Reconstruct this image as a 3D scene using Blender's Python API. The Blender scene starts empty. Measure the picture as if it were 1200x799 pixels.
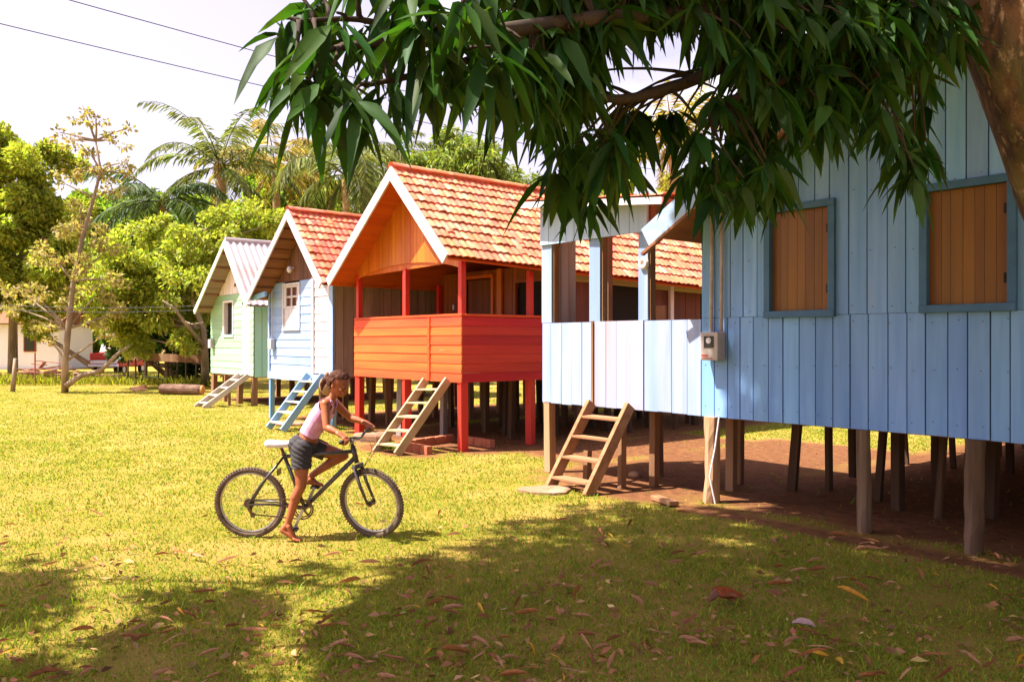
EXPO = 1.70; NBLADES = 470000
import bpy, bmesh, math, random
import numpy as np
from mathutils import Vector, Matrix, noise as mnoise
random.seed(7); rng = np.random.default_rng(11)
SC = bpy.context.scene; COL = SC.collection
V = Vector
# ---------------------------------------------------------------- camera frame
H = 1.7; FPX = 960.0
CAM = V((0.0, -7.12, H)); FW = V((-.7683, .6401, 0)); RT = V((.6401, .7683, 0)); UP = V((0, 0, 1))
def ray(px, py): return FW + RT*((px-600)/FPX) + UP*((399.5-py)/FPX)
def at(px, py, d): return CAM + ray(px, py)*d
def gnd(px, py, z=0.0):
    r = ray(px, py); return CAM + r*((z-H)/r.z)
def onY(px, py, y):
    r = ray(px, py); return CAM + r*((y-CAM.y)/r.y)
SUN = V((-.25, -.43, .867)).normalized()      # towards the sun

# ---------------------------------------------------------------- objects
def tag(o, label=None, cat=None, group=None, kind=None):
    if label: o['label'] = label
    if cat: o['category'] = cat
    if group: o['group'] = group
    if kind: o['kind'] = kind
    return o
ROOT = {}
def empty(name, loc, label, cat, group=None, rot=None):
    o = bpy.data.objects.new(name, None); COL.objects.link(o)
    o.location = loc; o.empty_display_size = .2
    if rot: o.rotation_euler = rot; ROOT[o] = V((0, 0, 0))
    else: ROOT[o] = V(loc)
    return tag(o, label, cat, group)
def off(parent): return ROOT.get(parent, V((0, 0, 0))) if parent else V((0, 0, 0))
def link(name, me, mat, parent=None, smooth=False):
    if mat is not None: me.materials.append(mat)
    o = bpy.data.objects.new(name, me); COL.objects.link(o)
    if smooth: me.polygons.foreach_set('use_smooth', np.ones(len(me.polygons), dtype=bool))
    if parent is not None:
        o.parent = parent; ROOT[o] = off(parent)
    return o
class MB:
    def __init__(s): s.v = []; s.f = []
    def add(s, vs, fs):
        n = len(s.v); s.v += [tuple(p) for p in vs]; s.f += [tuple(i+n for i in f) for f in fs]; return s
    def box(s, x0, x1, y0, y1, z0, z1):
        vs = [(x, y, z) for z in (z0, z1) for y in (y0, y1) for x in (x0, x1)]
        return s.add(vs, [(0, 2, 3, 1), (4, 5, 7, 6), (0, 1, 5, 4), (2, 6, 7, 3), (0, 4, 6, 2), (1, 3, 7, 5)])
    def beam(s, p, q, w, h, side=None, w2=None, h2=None):
        """bar from p to q; w along side, h across"""
        p = V(p); q = V(q); d = (q-p).normalized()
        if side is None: side = V((0, 0, 1)).cross(d) if abs(d.z) < .95 else V((1, 0, 0))
        side = V(side); side = (side - d*side.dot(d)).normalized(); up = d.cross(side)
        w2 = w if w2 is None else w2; h2 = h if h2 is None else h2
        vs = []
        for c, a, b in ((p, w, h), (q, w2, h2)):
            vs += [c-side*a/2-up*b/2, c+side*a/2-up*b/2, c+side*a/2+up*b/2, c-side*a/2+up*b/2]
        return s.add(vs, [(3, 2, 1, 0), (4, 5, 6, 7), (0, 1, 5, 4), (1, 2, 6, 5), (2, 3, 7, 6), (3, 0, 4, 7)])
    def tube(s, pts, radii, n=8, wob=0.0, cap=True):
        pts = [V(p) for p in pts]; N = len(pts)
        if not hasattr(radii, '__len__'): radii = [radii]*N
        base = len(s.v); t0 = (pts[1]-pts[0]).normalized()
        a = t0.orthogonal().normalized(); vs = []; fs = []
        for i in range(N):
            t = (pts[min(i+1, N-1)]-pts[max(i-1, 0)])
            t = t.normalized() if t.length > 1e-9 else t0
            a = (a - t*a.dot(t)); a = a.normalized() if a.length > 1e-6 else t.orthogonal().normalized()
            b = t.cross(a)
            for k in range(n):
                th = 2*math.pi*k/n; r = radii[i]*(1+(random.uniform(-wob, wob) if wob else 0))
                vs.append(pts[i]+a*math.cos(th)*r+b*math.sin(th)*r)
        for i in range(N-1):
            for k in range(n):
                k2 = (k+1) % n
                fs.append((i*n+k, i*n+k2, (i+1)*n+k2, (i+1)*n+k))
        if cap: fs.append(tuple(range(n-1, -1, -1))); fs.append(tuple((N-1)*n+k for k in range(n)))
        return s.add(vs, fs)
    def torus(s, c, R, r, ax=(0, 1, 0), n=48, m=8, sx=1.0):
        c = V(c); ax = V(ax).normalized(); a = ax.orthogonal().normalized(); b = ax.cross(a); vs = []; fs = []
        for i in range(n):
            th = 2*math.pi*i/n; d = a*math.cos(th)+b*math.sin(th)
            for j in range(m):
                ph = 2*math.pi*j/m
                vs.append(c+d*(R+r*math.cos(ph))+ax*(r*sx*math.sin(ph)))
        for i in range(n):
            for j in range(m):
                fs.append((i*m+j, ((i+1) % n)*m+j, ((i+1) % n)*m+(j+1) % m, i*m+(j+1) % m))
        return s.add(vs, fs)
    def cyl(s, p, q, r, n=16, r2=None): return s.tube([p, q], [r, r if r2 is None else r2], n)
    def prism(s, poly, ax, d0, d1):
        """extrude polygon of 3-D points along ax from d0 to d1"""
        ax = V(ax); n = len(poly)
        vs = [V(p)+ax*d0 for p in poly]+[V(p)+ax*d1 for p in poly]
        fs = [tuple(range(n-1, -1, -1)), tuple(range(n, 2*n))]+[(i, (i+1) % n, n+(i+1) % n, n+i) for i in range(n)]
        return s.add(vs, fs)
    def ball(s, c, rx, ry=None, rz=None, n=12, m=8, M=None):
        ry = rx if ry is None else ry; rz = rx if rz is None else rz; c = V(c); vs = []; fs = []
        for j in range(m+1):
            ph = math.pi*j/m
            for i in range(n):
                th = 2*math.pi*i/n
                p = V((rx*math.sin(ph)*math.cos(th), ry*math.sin(ph)*math.sin(th), rz*math.cos(ph)))
                vs.append(c+(M @ p if M else p))
        for j in range(m):
            for i in range(n):
                i2 = (i+1) % n
                fs.append((j*n+i, (j+1)*n+i, (j+1)*n+i2, j*n+i2))
        return s.add(vs, fs)
    def build(s, name, mat, parent=None, smooth=False, bevel=0.0, fix=False):
        o3 = off(parent); me = bpy.data.meshes.new(name)
        me.from_pydata([(a-o3.x, b-o3.y, c-o3.z) for a, b, c in s.v], [], s.f); me.validate(); me.update()
        if fix or bevel:
            bm = bmesh.new(); bm.from_mesh(me); bmesh.ops.recalc_face_normals(bm, faces=bm.faces)
            bm.to_mesh(me); bm.free()
        o = link(name, me, mat, parent, smooth)
        if bevel:
            m = o.modifiers.new('b', 'BEVEL'); m.width = bevel; m.segments = 2; m.limit_method = 'ANGLE'
        return o
def np_mesh(name, verts, faces_flat, loop_counts, mat, parent=None, smooth=False):
    """fast mesh from arrays"""
    o3 = off(parent); verts = np.asarray(verts, dtype=np.float32)-np.array(o3[:], dtype=np.float32)
    me = bpy.data.meshes.new(name); me.vertices.add(len(verts)); me.vertices.foreach_set('co', verts.ravel())
    me.loops.add(len(faces_flat)); me.loops.foreach_set('vertex_index', np.asarray(faces_flat, dtype=np.int32))
    me.polygons.add(len(loop_counts)); lc = np.asarray(loop_counts, dtype=np.int32)
    me.polygons.foreach_set('loop_start', np.concatenate([[0], np.cumsum(lc)[:-1]]).astype(np.int32))
    try: me.polygons.foreach_set('loop_total', lc)
    except Exception: pass
    me.update(calc_edges=True)
    return link(name, me, mat, parent, smooth)

# ---------------------------------------------------------------- materials
MATS = {}
def node(nt, t, **kw):
    n = nt.nodes.new(t)
    for k, v in kw.items():
        if k.startswith('i_'): n.inputs[k[2:].replace('_', ' ')].default_value = v
        else: setattr(n, k, v)
    return n
def c4(c): return (c[0], c[1], c[2], 1)
def pmat(name, c1, c2=None, c3=None, scale=(4, 4, 4), rough=.75, bump=.15, isl=.2, hue=.0, detail=6, wear=None, wearc=None, trans=0.0, transc=None, spec=.3, metal=0.0, ramp=(.35, .65), dist=.3, bdist=.02):
    """procedural: noise mix of c1..c2 (c3 blotches), each board / tile / leaf (mesh island) a little different, bump"""
    if name in MATS: return MATS[name]
    m = bpy.data.materials.new(name); m.use_nodes = True; nt = m.node_tree; L = nt.links
    bs = nt.nodes['Principled BSDF']; out = nt.nodes['Material Output']
    tc = node(nt, 'ShaderNodeTexCoord'); mp = node(nt, 'ShaderNodeMapping'); mp.inputs['Scale'].default_value = scale
    L.new(tc.outputs['Object'], mp.inputs['Vector'])
    geo = node(nt, 'ShaderNodeNewGeometry')
    add = node(nt, 'ShaderNodeVectorMath', operation='ADD'); L.new(mp.outputs[0], add.inputs[0])
    ms = node(nt, 'ShaderNodeMath', operation='MULTIPLY'); ms.inputs[1].default_value = 37.0
    L.new(geo.outputs['Random Per Island'], ms.inputs[0]); L.new(ms.outputs[0], add.inputs[1])
    nz = node(nt, 'ShaderNodeTexNoise'); nz.inputs['Scale'].default_value = 1; nz.inputs['Detail'].default_value = detail; nz.inputs['Roughness'].default_value = .62; nz.inputs['Distortion'].default_value = dist
    L.new(add.outputs[0], nz.inputs['Vector'])
    mr = node(nt, 'ShaderNodeMapRange'); mr.inputs['From Min'].default_value = ramp[0]; mr.inputs['From Max'].default_value = ramp[1]
    L.new(nz.outputs['Fac'], mr.inputs['Value'])
    mix = node(nt, 'ShaderNodeMix', data_type='RGBA'); mix.inputs[6].default_value = c4(c1); mix.inputs[7].default_value = c4(c2 or c1)
    L.new(mr.outputs[0], mix.inputs[0]); col = mix.outputs[2]
    if c3:
        n2 = node(nt, 'ShaderNodeTexNoise'); n2.inputs['Scale'].default_value = .37; n2.inputs['Detail'].default_value = 4
        L.new(add.outputs[0], n2.inputs['Vector'])
        r2 = node(nt, 'ShaderNodeMapRange'); r2.inputs['From Min'].default_value = .5; r2.inputs['From Max'].default_value = .68
        L.new(n2.outputs['Fac'], r2.inputs['Value'])
        mx = node(nt, 'ShaderNodeMix', data_type='RGBA'); L.new(r2.outputs[0], mx.inputs[0]); L.new(col, mx.inputs[6]); mx.inputs[7].default_value = c4(c3); col = mx.outputs[2]
    if wear:   # worn paint: bare wood showing along thin streaks
        n3 = node(nt, 'ShaderNodeTexNoise'); n3.inputs['Scale'].default_value = 2.3; n3.inputs['Detail'].default_value = 9; n3.inputs['Roughness'].default_value = .7
        L.new(add.outputs[0], n3.inputs['Vector'])
        r3 = node(nt, 'ShaderNodeMapRange'); r3.inputs['From Min'].default_value = wear; r3.inputs['From Max'].default_value = wear+.1
        L.new(n3.outputs['Fac'], r3.inputs['Value'])
        mw = node(nt, 'ShaderNodeMix', data_type='RGBA'); L.new(r3.outputs[0], mw.inputs[0]); L.new(col, mw.inputs[6]); mw.inputs[7].default_value = c4(wearc); col = mw.outputs[2]
    if isl or hue:
        hs = node(nt, 'ShaderNodeHueSaturation'); L.new(col, hs.inputs['Color'])
        r4 = node(nt, 'ShaderNodeMapRange'); r4.inputs['To Min'].default_value = 1-isl; r4.inputs['To Max'].default_value = 1+isl
        L.new(geo.outputs['Random Per Island'], r4.inputs['Value']); L.new(r4.outputs[0], hs.inputs['Value'])
        if hue:
            wn = node(nt, 'ShaderNodeTexWhiteNoise', noise_dimensions='1D'); L.new(geo.outputs['Random Per Island'], wn.inputs['W'])
            r5 = node(nt, 'ShaderNodeMapRange'); r5.inputs['To Min'].default_value = .5-hue; r5.inputs['To Max'].default_value = .5+hue
            L.new(wn.outputs['Value'], r5.inputs['Value']); L.new(r5.outputs[0], hs.inputs['Hue'])
        col = hs.outputs[0]
    L.new(col, bs.inputs['Base Color']); bs.inputs['Roughness'].default_value = rough
    bs.inputs['Specular IOR Level'].default_value = spec; bs.inputs['Metallic'].default_value = metal
    if bump:
        b = node(nt, 'ShaderNodeBump'); b.inputs['Strength'].default_value = bump; b.inputs['Distance'].default_value = bdist
        L.new(nz.outputs['Fac'], b.inputs['Height']); L.new(b.outputs[0], bs.inputs['Normal'])
    if trans:
        tr = node(nt, 'ShaderNodeBsdfTranslucent'); ms2 = node(nt, 'ShaderNodeMixShader'); ms2.inputs[0].default_value = trans
        if transc:
            tm = node(nt, 'ShaderNodeMix', data_type='RGBA', blend_type='MULTIPLY'); tm.inputs[0].default_value = 1; tm.inputs[7].default_value = c4(transc)
            L.new(col, tm.inputs[6]); L.new(tm.outputs[2], tr.inputs['Color'])
        else: L.new(col, tr.inputs['Color'])
        L.new(bs.outputs[0], ms2.inputs[1]); L.new(tr.outputs[0], ms2.inputs[2]); L.new(ms2.outputs[0], out.inputs['Surface'])
    MATS[name] = m; return m
VW = (9, 9, .7)     # grain along z
XW = (.7, 9, 9)     # grain along x
YW = (9, .7, 9)
blue_v = pmat('blue painted boards', (.17, .33, .62), (.23, .41, .70), (.135, .275, .55), VW, .66, .45, .14, .008, wear=.62, wearc=(.30, .36, .47))
blue_pale = pmat('worn pale blue boards', (.23, .30, .50), (.32, .37, .52), (.18, .26, .46), VW, .6, .2, .10, .01, wear=.66, wearc=(.60, .48, .46))
blue_worn = pmat('worn pink blue boards', (.37, .31, .37), (.29, .31, .44), (.34, .24, .23), VW, .65, .25, .10, .01, wear=.62, wearc=(.50, .34, .28))
blue_trim = pmat('grey blue trim paint', (.04, .105, .20), (.055, .135, .24), None, (5, 5, 5), .55, .15, .1)
lblue_x = pmat('light blue lap boards', (.25, .38, .64), (.31, .43, .66), (.21, .33, .60), XW, .6, .2, .07, wear=.70, wearc=(.62, .60, .60))
lblue_p = pmat('light blue painted timber', (.17, .36, .60), (.24, .43, .66), (.14, .30, .5), VW, .6, .2, .1, wear=.68, wearc=(.35, .33, .3))
green_x = pmat('pale green lap boards', (.27, .46, .27), (.33, .52, .32), (.24, .40, .25), XW, .6, .2, .08, wear=.70, wearc=(.5, .5, .42))
mint_v = pmat('mint green boards', (.27, .55, .47), (.33, .60, .52), None, VW, .6, .2, .12)
white_p = pmat('white painted wood', (.52, .47, .51), (.57, .54, .58), (.44, .38, .39), VW, .55, .2, .06, wear=.72, wearc=(.5, .4, .36))
cream_p = pmat('cream painted wood', (.70, .60, .60), (.76, .68, .68), None, VW, .6, .2, .08)
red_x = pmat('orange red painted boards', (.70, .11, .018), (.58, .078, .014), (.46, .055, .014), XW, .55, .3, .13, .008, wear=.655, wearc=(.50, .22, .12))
red_y = pmat('red boards with side shade', (.56, .035, .014), (.46, .026, .012), (.40, .02, .01), YW, .45, .15, .10, .006)  # side railings: the railing paint darkened, their shade put into the colour
red_post = pmat('red painted post', (.60, .035, .022), (.50, .028, .018), None, VW, .45, .15, .08)
orange_v = pmat('varnished orange boards', (.56, .15, .014), (.44, .10, .010), None, VW, .4, .15, .14, .008)
orange_y = pmat('varnished orange soffit', (.50, .09, .012), (.38, .06, .010), None, YW, .4, .15, .14, .008)
brown_v = pmat('brown varnished wall', (.27, .075, .020), (.19, .05, .015), None, VW, .5, .15, .14)
shutter_v = pmat('orange brown shutter boards', (.215, .085, .010), (.16, .06, .008), None, VW, .45, .15, .10, .006)
grey_v = pmat('bare grey boards', (.32, .27, .25), (.22, .18, .165), (.40, .34, .31), VW, .85, .4, .2)
bare_v = pmat('bare brown timber', (.25, .125, .06), (.16, .075, .036), (.31, .18, .10), VW, .85, .5, .2)
bare_x = pmat('bare brown plank', (.36, .18, .085), (.24, .11, .05), (.40, .23, .13), XW, .85, .4, .15)
stair_w = pmat('sunbleached stair timber', (.44, .31, .19), (.34, .22, .12), (.50, .36, .24), (7, 3, 3), .85, .4, .15)
white_st = pmat('weathered whitish stair timber', (.56, .50, .44), (.44, .36, .30), None, (7, 3, 3), .85, .4, .15)
soffit_gr = pmat('greyish roof underside', (.26, .20, .16), (.18, .14, .11), None, YW, .85, .3, .2)
gable_br = pmat('dark brown gable boards', (.17, .075, .048), (.11, .048, .034), None, VW, .75, .3, .25)
soffit_br = pmat('rough brown roof underside', (.24, .10, .042), (.16, .06, .026), None, YW, .85, .3, .25)
dark_in = pmat('dark interior', (.018, .014, .012), None, None, VW, .9, 0, 0)  # near-black; in openings and board gaps it stands in for unlit rooms
tile_m = pmat('clay roof tiles', (.66, .21, .10), (.54, .145, .07), (.72, .35, .22), (6, 6, 6), .8, .3, .18, .012, wear=.63, wearc=(.30, .14, .10))
tile_d = pmat('darker clay roof tiles', (.54, .14, .075), (.42, .095, .05), (.64, .30, .19), (6, 6, 6), .8, .3, .28, .012, wear=.62, wearc=(.26, .10, .08))
metal_r = pmat('aged corrugated metal', (.40, .36, .37), (.46, .42, .43), (.36, .24, .20), (2, .6, 2), .45, .1, 0, wear=.68, wearc=(.40, .17, .10), metal=.2)
bark = pmat('mango bark', (.13, .062, .024), (.045, .024, .011), (.15, .12, .035), (9, 9, 3.6), .95, 1.0, 0, wear=.55, wearc=(.30, .19, .09), ramp=(.42, .58), bdist=.06)
dark_tb = pmat('shade-toned stilt timber', (.10, .052, .028), (.06, .032, .018), (.16, .09, .05), VW, .9, .5, .3)  # inner stilts: shade below the floors put into the timber colour
post_w = pmat('weathered post bark', (.135, .075, .040), (.075, .042, .024), (.20, .125, .075), (12, 12, 1.2), .9, .9, .15)
bark_d = pmat('dark twig bark', (.055, .032, .018), (.03, .02, .012), None, (9, 9, 3), .9, .5, 0)
bark_p = pmat('pale grey brown bark', (.26, .19, .13), (.17, .12, .08), (.36, .27, .2), (6, 6, 2), .9, .6, 0)
palm_bark = pmat('palm bark', (.44, .27, .12), (.30, .18, .08), None, (3, 3, 9), .9, .6, 0)
leaf_m = pmat('mango leaf', (.016, .050, .008), (.030, .070, .010), (.045, .075, .010), (3, 3, 3), .55, 0, .5, .022, trans=.34, transc=(1.75, 1.95, .5), spec=.12)
# ---------------------------------------------------------------- world, sun, camera
w = bpy.data.worlds.new('World'); SC.world = w; w.use_nodes = True
nt = w.node_tree; bg = nt.nodes['Background']; sky = node(nt, 'ShaderNodeTexSky', sky_type='NISHITA')
sky.sun_disc = False; sky.sun_elevation = math.asin(SUN.z); sky.sun_rotation = math.atan2(SUN.x, SUN.y)
sky.air_density = 1.0; sky.dust_density = 3.0; sky.ozone_density = 1.0
hs = node(nt, 'ShaderNodeHueSaturation'); hs.inputs['Saturation'].default_value = .36; hs.inputs['Value'].default_value = 1.08; nt.links.new(sky.outputs[0], hs.inputs['Color'])
tint = node(nt, 'ShaderNodeMix', data_type='RGBA', blend_type='MULTIPLY'); tint.inputs[0].default_value = 1; tint.inputs[7].default_value = (1.05, .92, 1.08, 1)
nt.links.new(hs.outputs[0], tint.inputs[6])
tcw = node(nt, 'ShaderNodeTexCoord'); nzw = node(nt, 'ShaderNodeTexNoise'); nzw.inputs['Scale'].default_value = 2.6; nzw.inputs['Detail'].default_value = 6
mpw = node(nt, 'ShaderNodeMapping'); mpw.inputs['Scale'].default_value = (1, 1, 3.0); nt.links.new(tcw.outputs['Generated'], mpw.inputs[0]); nt.links.new(mpw.outputs[0], nzw.inputs['Vector'])
mrw = node(nt, 'ShaderNodeMapRange'); mrw.inputs['From Min'].default_value = .55; mrw.inputs['From Max'].default_value = .8; mrw.inputs['To Max'].default_value = .5; nt.links.new(nzw.outputs['Fac'], mrw.inputs['Value'])
cl = node(nt, 'ShaderNodeMix', data_type='RGBA'); nt.links.new(mrw.outputs[0], cl.inputs[0]); nt.links.new(tint.outputs[2], cl.inputs[6]); cl.inputs[7].default_value = (11, 10.4, 10.6, 1)
nt.links.new(cl.outputs[2], bg.inputs['Color']); bg.inputs['Strength'].default_value = .080
sl = bpy.data.lights.new('sun', 'SUN'); so = bpy.data.objects.new('sun', sl); COL.objects.link(so)
sl.energy = 5.0; sl.angle = math.radians(.6); sl.color = (1.0, .93, .82)
so.rotation_euler = (-SUN).to_track_quat('-Z', 'Y').to_euler(); so.location = SUN*40
cd = bpy.data.cameras.new('camera'); co = bpy.data.objects.new('camera', cd); COL.objects.link(co); SC.camera = co
cd.sensor_width = 36; cd.lens = 28.8; cd.clip_end = 2000; cd.clip_start = .05
co.location = CAM; co.rotation_euler = (math.radians(90), 0, math.atan2(.7683, .6401))
SC.view_settings.view_transform = 'Standard'; SC.view_settings.look = 'None'; SC.view_settings.exposure = EXPO; SC.view_settings.gamma = 1
SC.cycles.use_denoising = True; SC.cycles.max_bounces = 8; SC.cycles.transparent_max_bounces = 8
try: SC.cycles.denoiser = 'OPENIMAGEDENOISE'
except Exception: pass
SC.cycles.sample_clamp_indirect = 6

# ---------------------------------------------------------------- ground
def fbm(x, y, s): return mnoise.noise((x*s, y*s, 3.1))*.65+mnoise.noise((x*s*2.7, y*s*2.7, 7.7))*.35
HB = [(-13.7, -9.6, .1, 8.5), (-8.1, -5.5, -.15, 5.6), (-5.7, 3.0, -.15, 9.5), (-17.4, -14.0, .6, 7.5), (-24, -20.6, 1.8, 8), (-9.8, -7.9, .9, 5.0)]  # bare soil rectangles; behind the veranda soil stands in for shade
def dirt_and_shade(x, y):
    d = 0.0; n = fbm(x, y, .9)*.45
    for x0, x1, y0, y1 in HB:
        m = min(x-x0, x1-x, y-y0, y1-y)+n*(1.0 if y < 3 else .5)
        d = max(d, min(1, max(0, m/.35+.35)))
    # trodden patches in front of the stairs
    for cx, cy, rx, ry in ((-6.45, -.25, 1.35, .42), (-11.0, -.35, 1.2, .45), (-5.0, -.35, 1.0, .25), (-3.6, -.35, 1.5, .22), (-2.1, -.35, 1.6, .25)):
        q = math.hypot((x-cx)/rx, (y-cy)/ry); d = max(d, min(1, max(0, (1.15-q)*2+n)))
    return d
def spaced(lo, hi, flo, fhi, fine, grow=1.25):
    a = list(np.arange(flo, fhi+1e-6, fine)); s = fine; x = fhi
    while x < hi: s *= grow; x = min(hi, x+s); a.append(x)
    s = fine; x = flo; b = []
    while x > lo: s *= grow; x = max(lo, x-s); b.append(x)
    return np.array(b[::-1]+a)
gx = spaced(-600, 600, -26, 4, .16); gy = spaced(-500, 600, -8, 10, .16)
GX, GY = np.meshgrid(gx, gy); nx, ny = len(gx), len(gy)
dv = np.zeros(nx*ny, dtype=np.float32)
for i in range(nx*ny):
    x = GX.flat[i]; y = GY.flat[i]
    if -26 < x < 4 and -2 < y < 10.5: dv[i] = dirt_and_shade(x, y)
GZ = np.zeros(nx*ny)
vs = np.stack([GX.ravel(), GY.ravel(), GZ], 1)
idx = np.arange(nx*ny).reshape(ny, nx)
fq = np.stack([idx[:-1, :-1], idx[:-1, 1:], idx[1:, 1:], idx[1:, :-1]], -1).reshape(-1, 4)
gm = bpy.data.materials.new('lawn and soil'); gm.use_nodes = True; nt = gm.node_tree; L = nt.links; bs = nt.nodes['Principled BSDF']
tc = node(nt, 'ShaderNodeTexCoord')
def nz_(scale, det=6, rgh=.6):
    n = node(nt, 'ShaderNodeTexNoise'); n.inputs['Scale'].default_value = scale; n.inputs['Detail'].default_value = det; n.inputs['Roughness'].default_value = rgh
    L.new(tc.outputs['Object'], n.inputs['Vector']); return n
def mr_(src, a, b):
    r = node(nt, 'ShaderNodeMapRange'); r.inputs['From Min'].default_value = a; r.inputs['From Max'].default_value = b; L.new(src, r.inputs['Value']); return r.outputs[0]
def mx_(f, a, b):
    m = node(nt, 'ShaderNodeMix', data_type='RGBA'); L.new(f, m.inputs[0])
    for s, k in ((a, 6), (b, 7)):
        if isinstance(s, tuple): m.inputs[k].default_value = c4(s)
        else: L.new(s, m.inputs[k])
    return m.outputs[2]
g1 = mx_(mr_(nz_(38, 8, .75).outputs[0], .35, .68), (.13, .135, .015), (.37, .255, .04))
g2 = mx_(mr_(nz_(.8, 5).outputs[0], .42, .62), g1, mx_(mr_(nz_(60, 8, .8).outputs[0], .35, .65), (.26, .17, .04), (.46, .29, .075)))
dcol = mx_(mr_(nz_(9, 9, .7).outputs[0], .35, .7), (.11, .045, .020), (.25, .105, .044))
at_ = node(nt, 'ShaderNodeAttribute', attribute_name='soil')
L.new(mx_(at_.outputs['Fac'], g2, dcol), bs.inputs['Base Color']); bs.inputs['Roughness'].default_value = .95; bs.inputs['Specular IOR Level'].default_value = .1
bp = node(nt, 'ShaderNodeBump'); bp.inputs['Strength'].default_value = .8; bp.inputs['Distance'].default_value = .03; L.new(nz_(45, 8, .8).outputs[0], bp.inputs['Height']); L.new(bp.outputs[0], bs.inputs['Normal'])
g = np_mesh('ground', vs, fq.ravel(), np.full(len(fq), 4), gm); g['kind'] = 'structure'
a = g.data.attributes.new('soil', 'FLOAT', 'POINT'); a.data.foreach_set('value', dv)

# ---------------------------------------------------------------- grass blades
def grass_blades(N):
    u = rng.random(N); d0, d1, p = 2.6, 30.0, .55
    d = (d0**p+u*(d1**p-d0**p))**(1/p)
    lat = (rng.random(N)*2-1)*(d*.78+1.2)
    x = CAM.x+FW.x*d+RT.x*lat; y = CAM.y+FW.y*d+RT.y*lat
    keep = np.ones(N, bool)
    for i in range(N):
        if y[i] > -1.0:
            if -26 < x[i] < 4:
                dd = dirt_and_shade(x[i], y[i])
                if dd > .25 and rng.random() < min(.985, dd*1.35): keep[i] = False
    d, x, y = d[keep], x[keep], y[keep]; N = len(d)
    patch = np.array([mnoise.noise((x[i]*.8, y[i]*.8, 0)) for i in range(N)])
    p2_ = np.array([mnoise.noise((x[i]*2.3+9, y[i]*2.3, 5)) for i in range(N)])
    kk = rng.random(N) < np.clip(1.02-1.1*np.maximum(0, p2_-.12)-.7*np.maximum(0, patch-.25), .2, 1); d, x, y, patch, p2_ = d[kk], x[kk], y[kk], patch[kk], p2_[kk]; N = len(d)
    ht = (.012+.026*rng.random(N)**1.7)*(1+.5*patch-.35*p2_)
    tall = rng.random(N) < .015*(1+3*(p2_ < -.25)); ht[tall] *= 2.1
    wd = (.0030+.0022*rng.random(N))*np.clip(d/7, 1, 2.0)
    ht *= np.clip(1.12-d/60, .8, 1)
    th = rng.random(N)*2*np.pi; ca, sa = np.cos(th), np.sin(th)
    lean = ht*(.35+1.1*rng.random(N)); ph = rng.random(N)*2*np.pi
    lx, ly = np.cos(ph)*lean, np.sin(ph)*lean
    B = np.zeros((N, 5, 3))
    B[:, 0] = np.stack([x-ca*wd, y-sa*wd, np.full(N, -.002)], 1); B[:, 1] = np.stack([x+ca*wd, y+sa*wd, np.full(N, -.002)], 1)
    B[:, 2] = np.stack([x+ca*wd*.8+lx*.38, y+sa*wd*.8+ly*.38, ht*.62], 1); B[:, 3] = np.stack([x-ca*wd*.8+lx*.38, y-sa*wd*.8+ly*.38, ht*.62], 1)
    B[:, 4] = np.stack([x+lx, y+ly, ht], 1)
    b = (np.arange(N)*5)[:, None]
    F = np.concatenate([b+np.array([[0, 1, 2, 3]]), b+np.array([[3, 2, 4]])], 1).ravel()
    return B.reshape(-1, 3), F, np.tile([4, 3], N)
grass_m = pmat('lawn grass blades', (.12, .235, .018), (.41, .345, .040), (.20, .265, .022), (1.4, 1.4, 1.4), .7, 0, .30, .02, trans=.45, transc=(1.15, 1.2, .6), spec=.2, ramp=(.38, .66))
vs_, F_, lc_ = grass_blades(NBLADES)
go = np_mesh('grass', vs_, F_, lc_, grass_m); tag(go, 'short yellow green lawn grass in front of the stilt houses', 'grass', kind='stuff')
# ---------------------------------------------------------------- building helpers
def boards_v(mb, x0, x1, z0, z1, y, w, t=.022, gap=.006, jit=.004, zj=.0, top=None, bot=None, axis='x'):
    """vertical boards filling x0..x1 on the plane y (axis 'x') or y0..y1 on the plane x (axis 'y'); front face towards -y / +x"""
    n = max(1, round((x1-x0)/w)); ws = [w*random.uniform(.85, 1.15) for _ in range(n)]; k = (x1-x0)/sum(ws); x = x0
    for q in ws:
        a, b = x+gap/2, x+q*k-gap/2; j = random.uniform(-jit, jit); xm = (a+b)/2
        za = (z0 if bot is None else None); lo = [z0, z0] if bot is None else [bot(a), bot(b)]; hi = [z1, z1] if top is None else [top(a), top(b)]
        dz = random.uniform(-zj, zj) if zj else 0
        lo = [lo[0]+dz, lo[1]+dz]
        if min(hi[0]-lo[0], hi[1]-lo[1]) < .002: x += q*k; continue
        f = y+j
        if axis == 'x': vs = [(a, f, lo[0]), (b, f, lo[1]), (b, f, hi[1]), (a, f, hi[0]), (a, f+t, lo[0]), (b, f+t, lo[1]), (b, f+t, hi[1]), (a, f+t, hi[0])]
        else: vs = [(f, a, lo[0]), (f, b, lo[1]), (f, b, hi[1]), (f, a, hi[0]), (f-t, a, lo[0]), (f-t, b, lo[1]), (f-t, b, hi[1]), (f-t, a, hi[0])]
        mb.add(vs, [(0, 1, 2, 3), (5, 4, 7, 6), (4, 0, 3, 7), (1, 5, 6, 2), (3, 2, 6, 7), (4, 5, 1, 0)])
        x += q*k
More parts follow.
